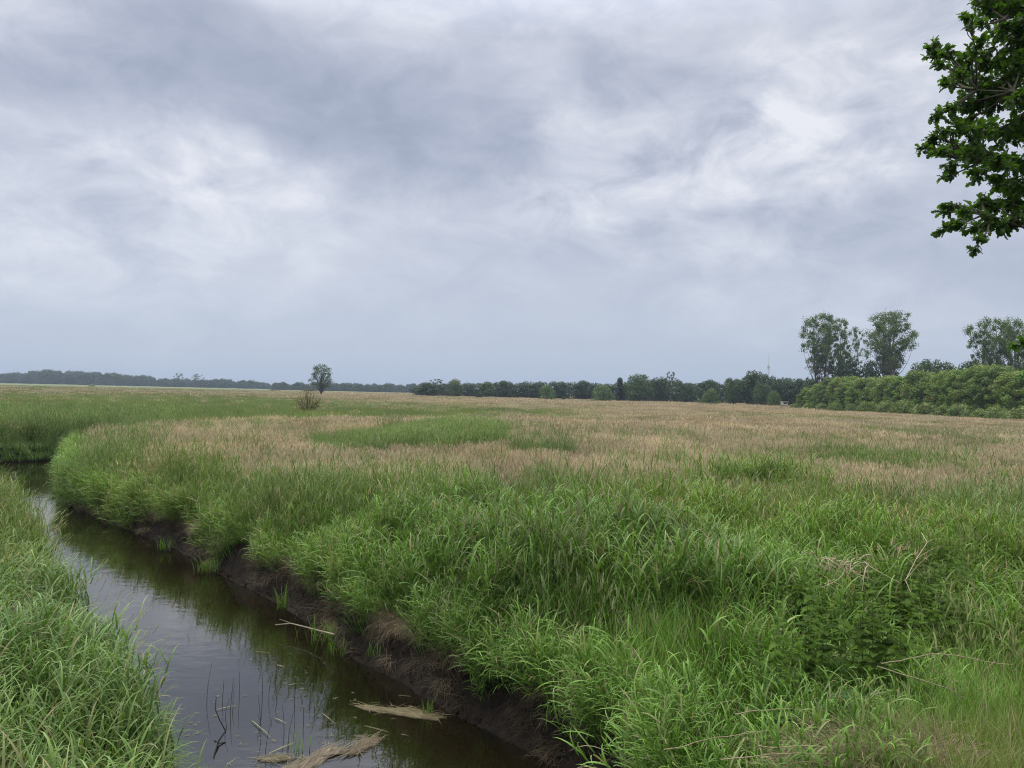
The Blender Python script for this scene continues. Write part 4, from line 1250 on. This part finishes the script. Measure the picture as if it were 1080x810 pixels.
NET = [nettle(h, i) for i, h in enumerate((0.75, 0.9, 0.65, 0.8))]
npos = []
for (c, r), n in zip(NETTLE_C, (74, 84, 30)):
    for k in range(n):
        rr = r * math.sqrt(U(0, 1)); aa = U(0, 6.283)
        npos.append((c[0] + rr * math.cos(aa), c[1] + rr * math.sin(aa)))
for k, (nx_p, ny_p) in enumerate(npos):
    tree_thing('nettle', NET[k % 4], (nx_p, ny_p, gz1(nx_p, ny_p)), U(0, 6.283), (U(0.85, 1.15),) * 3, 'dark green stinging nettle in the clump among the right bank grass', 'nettle', 'nettles in the right bank grass', 'stem', 'leaves')
for (px, py, lab) in ((840, 768, 'small broad-leaved green plant by the brown straw, left of a twin'), (887, 775, 'small broad-leaved green plant by the brown straw, right of a twin')):
    p = P(px, py, 1.35); sb = MB(); lb = MB()
    gz_ = gz1(p[0], p[1])
    tube(sb, [(0, 0, -0.03), (0.01, 0, 0.12), (0.0, 0.01, 0.2)], [0.005, 0.004, 0.003], (0.06, 0.1, 0.03), 6)
    for i in range(9):
        nettle_leaf(lb, (0, 0, 0.06 + 0.017 * i), i * 2.4, U(0.13, 0.18), U(0.1, 0.6), np.array([0.045, 0.105, 0.03]) * U(0.85, 1.25))
    tree_thing('broadleaf_plant', (sb.mesh('plant_stem', PLANT), lb.mesh('plant_leaves', PLANT)), (p[0], p[1], gz_ + 0.05), 0, (1, 1, 1), lab, 'plant', None, 'stem', 'leaves')

# ------------------------------------------------------------------ dry stalks, sticks and floating things
def thing_mesh(name, mb, mat, label, catg, group=None, origin=None, smooth_shade=True):
    if origin is None:
        allv = np.concatenate(mb.v); origin = np.array([allv[:, 0].mean(), allv[:, 1].mean(), allv[:, 2].min()])
    mb.v = [q - origin for q in mb.v]
    o = ob(name, mb.mesh(name, mat, smooth_shade), None, tuple(origin)); tag(o, label, catg, group)
    return o


def stalk(pix, zs, r, col, label, name='dry_stalk', catg='dry stalk', extra=()):
    mb = MB()
    pts = np.array([P(px, py, z) for (px, py), z in zip(pix, zs)])
    t = np.linspace(0, 1, len(pts)); tt = np.linspace(0, 1, 12)
    q = np.stack([np.interp(tt, t, pts[:, i]) for i in range(3)], 1)
    for _ in range(3): q[1:-1] = (q[:-2] + q[1:-1] * 2 + q[2:]) / 4
    q[:, 2] += RNG.normal(0, 0.006, 12).cumsum()
    tube(mb, q, np.linspace(r, r * 0.5, 12), col, 6)
    for i, dv, l_ in extra:
        tube(mb, limb_path(q[i], q[i] + np.array(dv) * l_, 0.08, 5), np.linspace(r * 0.6, r * 0.25, 5), col, 5)
    return thing_mesh(name, mb, STRAW, label, catg)


stalk([(930, 700), (985, 686), (1068, 702)], [2.15, 2.3, 2.2], 0.0032, STRAWC, 'long pale dry stalk arching level over the right bank grass')
stalk([(925, 703), (1000, 725), (1020, 735)], [2.2, 2.1, 2.0], 0.0034, STRAWC * 0.9, 'straight pale dry stalk slanting down beside the arching one', extra=((4, (0.2, 0.1, 0.6), 0.25), (7, (-0.5, 0.2, 0.5), 0.2)))
stalk([(775, 754), (800, 748), (852, 745)], [1.75, 1.8, 1.75], 0.0032, STRAWC * 0.95, 'dry straw stalk lying across the grass above the brown thatch')
stalk([(800, 786), (880, 782), (952, 792)], [1.62, 1.66, 1.66], 0.0036, STRAWC * 0.9, 'long straw lying flat along the brown thatch at the lower right')
stalk([(760, 800), (850, 790), (948, 796)], [1.62, 1.66, 1.66], 0.0034, STRAWC * 0.8, 'lower of the two straws lying flat at the lower right')
stalk([(700, 790), (760, 775), (830, 772)], [1.45, 1.55, 1.6], 0.0034, STRAWC * 0.8, 'straw crossing the brown bank shoulder left of the flat straws')

mb = MB()
c0 = P(893, 590, 2.08)
for i in range(17):
    a = U(0, 6.283); l_ = U(0.12, 0.5)
    st = c0 + RNG.normal(0, 0.10, 3) * np.array([1.6, 1, 0.5])
    en = st + np.array([math.cos(a) * l_ * 0.8, math.sin(a) * l_ * 0.4, -l_ * U(0.1, 0.9)])
    q = limb_path(st, en, 0.12, 7, 0.15)
    tube(mb, q, np.linspace(0.006, 0.003, 7), np.array([0.46, 0.385, 0.27]) * U(0.75, 1.15), 5)
    for k in range(3):
        s = q[RNG.integers(2, 7)]; tube(mb, limb_path(s, s + RNG.normal(0, 0.07, 3) + [0, 0, -0.04], 0.1, 4), np.linspace(0.0035, 0.002, 4), (0.34, 0.27, 0.18), 4)
thing_mesh('dead_branch', mb, STRAW, 'tangle of bleached dead twigs lying on the grass above the nettles', 'twigs')
mb = MB()
pts = [P(px, py, z) for px, py, z in ((972, 562, 2.05), (978, 572, 2.0), (966, 590, 1.95), (955, 612, 1.9), (962, 628, 1.8))]
tube(mb, pts, [0.004, 0.0038, 0.0035, 0.003, 0.002], (0.40, 0.335, 0.235), 6)
for i in (1, 2, 3):
    tube(mb, limb_path(pts[i], pts[i] + np.array([0.28, 0.05, 0.12 * i - 0.1]), 0.1, 5), np.linspace(0.004, 0.002, 5), (0.34, 0.27, 0.18), 5)
thing_mesh('dead_stalk', mb, STRAW, 'zigzag bleached dead stem right of the twig tangle', 'dead stalk')

mb = MB()
q = np.array([P(290, 659, 0.16), P(307, 657.5, 0.2), P(325, 662, 0.2), P(340, 666, 0.22), P(352, 669, 0.3)])
tube(mb, q, [0.005, 0.008, 0.010, 0.011, 0.013], (0.26, 0.22, 0.17), 7)
tube(mb, limb_path(q[1], q[1] + np.array([-0.18, 0.02, 0.05]), 0.05, 4), np.linspace(0.005, 0.003, 4), (0.26, 0.22, 0.17), 5)
thing_mesh('driftwood_stick', mb, WOOD, 'pale bare stick jutting from the peat bank just above the water', 'stick')

# floating mats of reed litter
def mat_thing(outline_px, label, col, n=260, name='floating_reed_mat'):
    mb = MB()
    poly = np.array([P(px, py, 0.03)[:2] for px, py in outline_px])
    c = poly.mean(0)
    # solid soaked body with a raised middle
    m_ = 36
    an = np.linspace(0, len(poly), m_, endpoint=False); i0 = an.astype(int); f = (an - i0)[:, None]
    ring = poly[i0] * (1 - f) + poly[(i0 + 1) % len(poly)] * f
    ring = c + (ring - c) * U(0.92, 1.05, (m_, 1))
    V = [np.concatenate([c, [0.053]])]
    for sc, z in ((0.45, 0.05), (0.8, 0.043), (1.0, 0.033), (1.01, -0.05)):
        for k in range(m_):
            V.append(np.concatenate([c + (ring[k] - c) * sc, [z + U(-0.008, 0.008)]]))
    mb.add(V[:1] + V[1:1 + m_], [[0, 1 + k, 1 + (k + 1) % m_] for k in range(m_)], np.array(col) * 0.6)
    V2 = V[1:]
    F = [[r * m_ + k, (r + 1) * m_ + k, (r + 1) * m_ + (k + 1) % m_, r * m_ + (k + 1) % m_] for r in range(3) for k in range(m_)]
    mb.add(V2, F, np.array(col) * U(0.4, 0.9, (len(V2), 1)))
    ax = poly[np.argmax(np.linalg.norm(poly - c, axis=1))] - c; ang = math.atan2(ax[1], ax[0])
    xs = U(poly[:, 0].min(), poly[:, 0].max(), n * 4); ys = U(poly[:, 1].min(), poly[:, 1].max(), n * 4)
    k = inside(xs, ys, [tuple(q) for q in poly]); xs, ys = xs[k][:n], ys[k][:n]; n = len(xs)
    blades(mb, np.stack([xs, ys, U(0.036, 0.062, n)], 1), ang + RNG.normal(0, 0.45, n) + math.pi * RNG.integers(0, 2, n), U(0.05, 0.2, n), U(0.003, 0.009, n), U(1.48, 1.58, n), U(1.55, 1.7, n), 3, np.array(col) * U(0.35, 0.9, (n, 1)), np.array(col) * U(0.45, 1.05, (n, 1)))
    return thing_mesh(name, mb, STRAW, label, 'floating reeds')


mat_thing([(374, 744), (384, 743), (400, 747), (420, 747), (440, 748), (456, 752), (470, 757), (462, 760), (446, 758), (436, 757), (414, 753), (388, 750)], 'long narrow tan reed mat floating under the peat bank', (0.21, 0.18, 0.095))
mat_thing([(366, 797), (376, 783), (384, 778), (398, 780), (401, 783), (388, 790), (376, 796)], 'small triangular tan reed mat floating alone in the dark water', (0.19, 0.155, 0.105))
mat_thing([(296, 811), (310, 803), (326, 799), (338, 790), (352, 786), (370, 790), (366, 795), (350, 797), (340, 806), (322, 816), (306, 818)], 'larger pale reed mat at the bottom edge among upright stems', (0.20, 0.17, 0.12))
mat_thing([(270, 801), (285, 797), (306, 797), (310, 801), (292, 804), (276, 804)], 'thin flat scrap of reed litter left of the larger pale mat', (0.18, 0.16, 0.10), 80)

def floating_blade(px0, py0, px1, py1, label, col, w=0.014):
    mb = MB()
    a_ = P(px0, py0, 0.045); b_ = P(px1, py1, 0.045); L_ = np.linalg.norm(b_ - a_)
    blades(mb, a_, math.atan2(b_[1] - a_[1], b_[0] - a_[0]), L_, w * 0.4, 1.54, 1.57, 5, np.array(col) * 0.8, col)
    tube(mb, [a_ - [0, 0, 0.004], b_ - [0, 0, 0.004]], 0.0012, col, 5)
    thing_mesh('floating_straw', mb, STRAW, label, 'floating straw')


floating_blade(266, 760, 285, 777, 'yellow-green reed blade lying on the water amid thin dark stems', (0.30, 0.33, 0.12), 0.02)
floating_blade(284, 794, 311, 783, 'pale reed blade slanting on the water above the larger mat', (0.33, 0.31, 0.16), 0.02)
floating_blade(290, 757, 302, 763, 'short pale reed blade floating near midstream', (0.33, 0.31, 0.18), 0.016)
floating_blade(340, 752, 352, 762, 'bent straw floating left of the long narrow mat', (0.30, 0.27, 0.16), 0.012)
floating_blade(384, 765, 410, 772, 'thin straw floating below the long narrow mat', (0.30, 0.27, 0.16), 0.010)
floating_blade(270, 687, 284, 688, 'straw floating in midstream across from the stick', (0.32, 0.30, 0.16), 0.014)
floating_blade(228, 748, 250, 744, 'pale scum of leaf scraps between the dark stems', (0.28, 0.26, 0.16), 0.02)
floating_blade(420, 733, 433, 734, 'small straw floating close beneath the peat bank', (0.30, 0.27, 0.16), 0.010)
floating_blade(423, 774, 432, 776, 'tiny brown scrap floating right of the triangular mat', (0.22, 0.18, 0.12), 0.03)
floating_blade(305, 722, 312, 721, 'little pale scrap floating above the short blade', (0.33, 0.31, 0.2), 0.02)
floating_blade(292, 701, 299, 703, 'little pale scrap floating in the reflection of the bank', (0.33, 0.31, 0.2), 0.02)

fl = MB(); n = 5
blades(fl, np.stack([U(-.02, .02, n), U(-.02, .02, n), np.zeros(n)], 1), U(0, 6.28, n), U(0.01, 0.06, n), U(0.004, 0.010, n), 1.55, 1.57, 2, (0.17, 0.155, 0.09), (0.22, 0.20, 0.12))
FL = fl.mesh('fleck', DRY)
pts_ = [P(px, py, 0.036) for px, py in zip(np.concatenate([RNG.normal(300, 50, 36), RNG.normal(245, 25, 22)]), np.concatenate([RNG.normal(745, 40, 36), RNG.normal(750, 30, 22)]))]
fxy = np.array([q[:2] for q in pts_]); fxy = fxy[creek_d(fxy[:, 0], fxy[:, 1])[0] < -0.15]
q = pack(fxy[:, 0], fxy[:, 1], 0, 1, 0.3, 1.1, tilt=0.0, z=np.full(len(fxy), 0.036), tint=1.0, warm=0.0)
scatter('floating_litter', [[FL]], q, 'tiny pale leaf scraps scattered on the ditch water among the stems', 'litter')

# upright dark stems in the water
def make_stem(h, lean, bend=0.07):
    mb = MB()
    q = limb_path((0, 0, -0.25), (lean[0], lean[1], h), bend, 7)
    tube(mb, q, np.linspace(0.004, 0.0016, 7), (0.055, 0.06, 0.034), 5)
    return mb.mesh('reed_stem', PLANT)


SM = [make_stem(h, l_) for h, l_ in ((0.42, (0.02, 0)), (0.3, (-0.04, 0.02)), (0.5, (0.03, 0.02)), (0.24, (0.06, -0.03)))]
for i, (px, py) in enumerate([(221, 737), (232, 741), (242, 752), (249, 745), (253, 738), (246, 765), (276, 735), (277, 757), (287, 737), (298, 741), (308, 741), (272, 775), (284, 795), (300, 770), (318, 770), (334, 752), (309, 786), (411, 741), (330, 725)]):
    p = P(px, py, 0.03)
    o = ob('upright_reed', SM[i % 4], None, (p[0], p[1], 0.03)); o.rotation_euler = (0, 0, U(0, 6.28)); s_ = U(0.7, 1.1); o.scale = (1, 1, s_)
    if i < 17: tag(o, 'thin dark reed stem standing upright in the shallow water', 'reed stem', 'dark reed stems in the water')
    elif i == 17: tag(o, 'single thin stem standing beside the long narrow reed mat', 'reed stem', 'dark reed stems in the water')
    else: tag(o, 'single thin stem standing in the bank reflection, away from the others', 'reed stem', 'dark reed stems in the water')
SG = [make_stem(0.14, (0.05, 0.0), 0.08), make_stem(0.2, (-0.05, 0.02), 0.08)]
mb = MB()
q = np.array([P(px, py, z) for px, py, z in ((224, 815, 0.0), (226, 797, 0.03), (231, 781, 0.06), (238, 771, 0.09), (232, 760, 0.15), (227, 748, 0.2), (228, 735, 0.28))])
tube(mb, q, np.linspace(0.010, 0.004, 7), (0.02, 0.017, 0.014), 7)
thing_mesh('bent_twig', mb, PLANT, 'black bent stem curving out of the water near the left bank', 'twig')

# green shoots in the mats and tufts on the foot of the bank
def shoots(px, py, n, h, spread, label, name='grass_tuft', z=0.05, w=(0.006, 0.011), th=(0.3, 1.6)):
    p = P(px, py, z); mb = MB()
    blades(mb, p + np.stack([RNG.normal(0, spread, n), RNG.normal(0, spread, n), np.full(n, -0.03)], 1), U(0, 6.283, n), U(h * .6, h * 1.1, n), U(w[0], w[1], n), U(0, 0.4, n), U(th[0], th[1], n), 5, G0 * U(0.9, 1.4, (n, 1)), G1 * U(0.9, 1.3, (n, 1)))
    o = thing_mesh(name, mb, PLANT, label, 'grass tuft')
    return o


shoots(452, 752, 16, 0.22, 0.03, 'small green shoot growing on the long narrow reed mat', th=(0.1, 0.6))
shoots(312, 790, 12, 0.25, 0.06, 'yellowish shoots standing at the top of the larger pale mat', th=(0.1, 0.6))
shoots(340, 676, 46, 0.4, 0.12, 'green grass tuft at the waterline right of the stick', z=0.1)
shoots(352, 688, 24, 0.3, 0.08, 'smaller green tuft hanging at the waterline, lowest of the bank tufts', z=0.08)
shoots(219, 602, 40, 0.4, 0.12, 'green grass tuft at the waterline farther up the ditch', z=0.1)
shoots(176, 578, 30, 0.35, 0.12, 'small green tuft at the waterline, farthest up the ditch', z=0.1)
shoots(297, 640, 22, 0.45, 0.06, 'thin green tuft standing just above the bare stick', z=0.2)
shoots(395, 690, 14, 0.25, 0.05, 'thin tuft on the dark peat face right of the stick', z=0.3)

# ------------------------------------------------------------------ air
hm, nt, out = newmat('haze_air')
pv = N(nt, 'ShaderNodeVolumePrincipled'); pv.inputs['Color'].default_value = (0.50, 0.61, 0.78, 1); pv.inputs['Density'].default_value = 0.00030; pv.inputs['Anisotropy'].default_value = 0.2
nt.links.new(pv.outputs[0], out.inputs['Volume'])
mb = MB(); box(mb, (0, 1100, 18), (3840, 2440, 42), (1, 1, 1))
hz_o = ob('haze', mb.mesh('haze', hm, False)); tag(hz_o, 'thin bluish haze over the whole meadow', 'haze', kind='stuff')

# ------------------------------------------------------------------ sky
SUN_EL = math.radians(52); SUN_AZ = math.radians(-35)     # azimuth from +Y, negative = left
world = D.worlds.new('World'); scene.world = world; world.use_nodes = True
nt = world.node_tree; nt.nodes.clear(); L = nt.links.new
out = N(nt, 'ShaderNodeOutputWorld'); bg = N(nt, 'ShaderNodeBackground'); bg.inputs['Strength'].default_value = 0.1
L(bg.outputs[0], out.inputs[0])
sky = N(nt, 'ShaderNodeTexSky'); sky.sky_type = 'NISHITA'; sky.sun_disc = False; sky.sun_elevation = SUN_EL; sky.sun_rotation = SUN_AZ
tc = N(nt, 'ShaderNodeTexCoord'); sep = N(nt, 'ShaderNodeSeparateXYZ'); L(tc.outputs['Generated'], sep.inputs[0])
az = math_node(nt, 'ARCTAN2', sep.outputs[0], sep.outputs[1]); el = math_node(nt, 'ARCSINE', sep.outputs[2])
# cloud layer coordinates (a flat deck seen in perspective)
zden = math_node(nt, 'ADD', math_node(nt, 'MAXIMUM', sep.outputs[2], 0.0), 0.16)
cu = math_node(nt, 'DIVIDE', sep.outputs[0], zden); cv = math_node(nt, 'DIVIDE', sep.outputs[1], zden)
cxyz = N(nt, 'ShaderNodeCombineXYZ'); L(cu, cxyz.inputs[0]); L(cv, cxyz.inputs[1])


def wnoise(scale, detail, rough, dist, loc=(0, 0, 0), sc=(1, 1, 1), rot=0.0, src=None):
    mp = N(nt, 'ShaderNodeMapping'); mp.inputs['Location'].default_value = loc; mp.inputs['Scale'].default_value = sc; mp.inputs['Rotation'].default_value = (0, 0, rot)
    L(src or cxyz.outputs[0], mp.inputs[0])
    n = N(nt, 'ShaderNodeTexNoise'); n.inputs['Scale'].default_value = scale; n.inputs['Detail'].default_value = detail; n.inputs['Roughness'].default_value = rough; n.inputs['Distortion'].default_value = dist
    L(mp.outputs[0], n.inputs['Vector'])
    return n


big = wnoise(0.6, 5, 0.5, 0.5, (3.1, 1.7, 0), (1, 1.0, 1), 0.5)
fine = wnoise(5.5, 9, 0.56, 0.35, (8.2, 2.2, 1.0), (1.0, 1.0, 2.0), 0.0, tc.outputs['Generated'])
wisp = wnoise(10.0, 9, 0.58, 0.5, (1.2, 5.2, 3.0), (1.0, 1.0, 1.9), 0.0, tc.outputs['Generated'])
# warped angular position for the hand-placed bright breaks and dark bellies
ang = N(nt, 'ShaderNodeCombineXYZ'); L(az, ang.inputs[0]); L(el, ang.inputs[1])
wrp = N(nt, 'ShaderNodeTexNoise'); wrp.inputs['Scale'].default_value = 6; wrp.inputs['Detail'].default_value = 6; wrp.inputs['Roughness'].default_value = 0.55; wrp.noise_dimensions = '3D'
L(tc.outputs['Generated'], wrp.inputs['Vector'])
v1 = N(nt, 'ShaderNodeVectorMath', operation='SUBTRACT'); L(wrp.outputs['Color'], v1.inputs[0]); v1.inputs[1].default_value = (0.5, 0.5, 0.5)
v2 = N(nt, 'ShaderNodeVectorMath', operation='MULTIPLY'); L(v1.outputs[0], v2.inputs[0]); v2.inputs[1].default_value = (0.26, 0.14, 0)
v3 = N(nt, 'ShaderNodeVectorMath', operation='ADD'); L(ang.outputs[0], v3.inputs[0]); L(v2.outputs[0], v3.inputs[1])


def blob(px, py, sx, sy, rot=0.0):
    d = ray(px, py); d = d / np.linalg.norm(d)
    a0 = math.atan2(d[0], d[1]); e0 = math.asin(d[2])
    mp = N(nt, 'ShaderNodeMapping', vector_type='TEXTURE'); mp.inputs['Location'].default_value = (a0, e0, 0); mp.inputs['Rotation'].default_value = (0, 0, math.radians(rot)); mp.inputs['Scale'].default_value = (sx / FPX, sy / FPX, 1)
    L(v3.outputs[0], mp.inputs[0])
    dt = N(nt, 'ShaderNodeVectorMath', operation='DOT_PRODUCT'); L(mp.outputs[0], dt.inputs[0]); L(mp.outputs[0], dt.inputs[1])
    return math_node(nt, 'EXPONENT', math_node(nt, 'MULTIPLY', dt.outputs['Value'], -1.0))


def sumup(items):
    acc = None
    for b, amp in items:
        acc = math_node(nt, 'MULTIPLY', b, amp) if acc is None else math_node(nt, 'MULTIPLY_ADD', b, amp, acc)
    return acc


bright = sumup([(blob(208, 178, 75, 36, 8), 0.44), (blob(740, 185, 230, 85, 5), 0.26), (blob(120, 215, 210, 75, 5), 0.22), (blob(622, 128, 50, 24, -12), 0.42), (blob(790, 168, 115, 30, 8), 0.34), (blob(860, 190, 60, 18, 10), 0.3), (blob(690, 205, 120, 22, 15), 0.22),
                (blob(790, 258, 130, 22, 4), 0.34), (blob(940, 70, 170, 45, 18), 0.34), (blob(860, 330, 160, 40, 0), 0.20), (blob(540, 215, 60, 22, 0), 0.25), (blob(0, 15, 90, 30, 0), 0.22), (blob(470, 20, 240, 45, 0), 0.10), (blob(120, 290, 260, 80, 0), 0.16)])
dark = sumup([(blob(350, 105, 270, 55, -8), 0.40), (blob(60, 75, 180, 40, 0), 0.24), (blob(870, 225, 110, 24, 3), 0.42), (blob(720, 110, 170, 30, 5), 0.28), (blob(640, 60, 130, 40, 15), 0.14), (blob(470, 165, 120, 35, -10), 0.22), (blob(960, 275, 160, 30, 0), 0.28), (blob(560, 250, 160, 45, 0), 0.10), (blob(240, 215, 40, 10, -30), 0.14)])
wamt = math_node(nt, 'MAXIMUM', math_node(nt, 'MULTIPLY_ADD', wisp.outputs['Fac'], 4.2, -1.3), 0.1)
val = math_node(nt, 'MULTIPLY', math_node(nt, 'SUBTRACT', 1.0, math_node(nt, 'EXPONENT', math_node(nt, 'MULTIPLY', math_node(nt, 'MULTIPLY', bright, wamt), -2.4))), 0.58)
val = math_node(nt, 'SUBTRACT', val, math_node(nt, 'MULTIPLY', dark, math_node(nt, 'MULTIPLY_ADD', fine.outputs['Fac'], 1.6, 0.08)))
up = math_node(nt, 'MULTIPLY', math_node(nt, 'SUBTRACT', el, 0.06), 4.5); nt.nodes[-1].use_clamp = True
tex0 = math_node(nt, 'MULTIPLY', math_node(nt, 'SUBTRACT', wisp.outputs['Fac'], 0.5), 0.8)
tex = math_node(nt, 'ADD', tex0, math_node(nt, 'ADD', math_node(nt, 'MULTIPLY', math_node(nt, 'SUBTRACT', big.outputs['Fac'], 0.5), 0.5), math_node(nt, 'MULTIPLY', math_node(nt, 'SUBTRACT', fine.outputs['Fac'], 0.5), 1.1)))
val = math_node(nt, 'ADD', val, math_node(nt, 'MULTIPLY', tex, math_node(nt, 'MULTIPLY_ADD', up, 0.72, 0.06)))
val = math_node(nt, 'ADD', val, 0.52)
rp_ = N(nt, 'ShaderNodeValToRGB'); cr = rp_.color_ramp
cr.elements[0].position = 0.0; cr.elements[0].color = (0.30, 0.338, 0.435, 1)
cr.elements[1].position = 1.0; cr.elements[1].color = (0.76, 0.77, 0.815, 1)
for p_, c_ in ((0.25, (0.385, 0.42, 0.52)), (0.5, (0.485, 0.515, 0.605)), (0.75, (0.60, 0.62, 0.695))):
    q = cr.elements.new(p_); q.color = (*c_, 1)
L(val, rp_.inputs[0])
# bluish rain veil near the horizon
hz1 = math_node(nt, 'EXPONENT', math_node(nt, 'MULTIPLY', math_node(nt, 'MAXIMUM', el, 0.0), -9.0))
hzmix = N(nt, 'ShaderNodeMix', data_type='RGBA'); L(math_node(nt, 'MULTIPLY', hz1, 0.85), hzmix.inputs['Factor']); L(rp_.outputs[0], hzmix.inputs['A']); hzmix.inputs['B'].default_value = (0.36, 0.455, 0.60, 1)
# the overcast deck is brighter overhead
zen = math_node(nt, 'MULTIPLY', math_node(nt, 'SUBTRACT', sep.outputs[2], 0.42), 2.0); nt.nodes[-1].use_clamp = True
gain = math_node(nt, 'MULTIPLY_ADD', zen, 4.2, 1.0)
wz = N(nt, 'ShaderNodeMix', data_type='RGBA', blend_type='MULTIPLY'); L(zen, wz.inputs['Factor']); L(hzmix.outputs['Result'], wz.inputs['A']); wz.inputs['B'].default_value = (1.12, 1.0, 0.80, 1)
gm = N(nt, 'ShaderNodeVectorMath', operation='SCALE'); L(wz.outputs['Result'], gm.inputs[0]); L(math_node(nt, 'MULTIPLY', gain, 10.0), gm.inputs['Scale'])
fm = N(nt, 'ShaderNodeMix', data_type='RGBA'); fm.inputs['Factor'].default_value = 0.94; L(sky.outputs[0], fm.inputs['A']); L(gm.outputs[0], fm.inputs['B'])
L(fm.outputs['Result'], bg.inputs['Color'])

sd = D.lights.new('sun', 'SUN'); sd.energy = 1.5; sd.angle = math.radians(20); sd.color = (1.0, 0.96, 0.9)
so = D.objects.new('sun', sd); C.objects.link(so)
dirv = Vector((math.sin(SUN_AZ) * math.cos(SUN_EL), math.cos(SUN_AZ) * math.cos(SUN_EL), math.sin(SUN_EL)))
so.rotation_euler = dirv.to_track_quat('Z', 'Y').to_euler(); so.location = (0, 0, 50)

vs = scene.view_settings
vs.view_transform = 'Standard'; vs.look = 'None'; vs.gamma = 1; vs.exposure = 0.2; vs.use_curve_mapping = False
scene.cycles.use_denoising = True
scene.cycles.denoising_prefilter = 'NONE'
scene.cycles.filter_width = 1.1
scene.cycles.volume_bounces = 0
scene.cycles.max_bounces = 6; scene.cycles.diffuse_bounces = 3; scene.cycles.glossy_bounces = 3; scene.cycles.transmission_bounces = 3; scene.cycles.transparent_max_bounces = 4
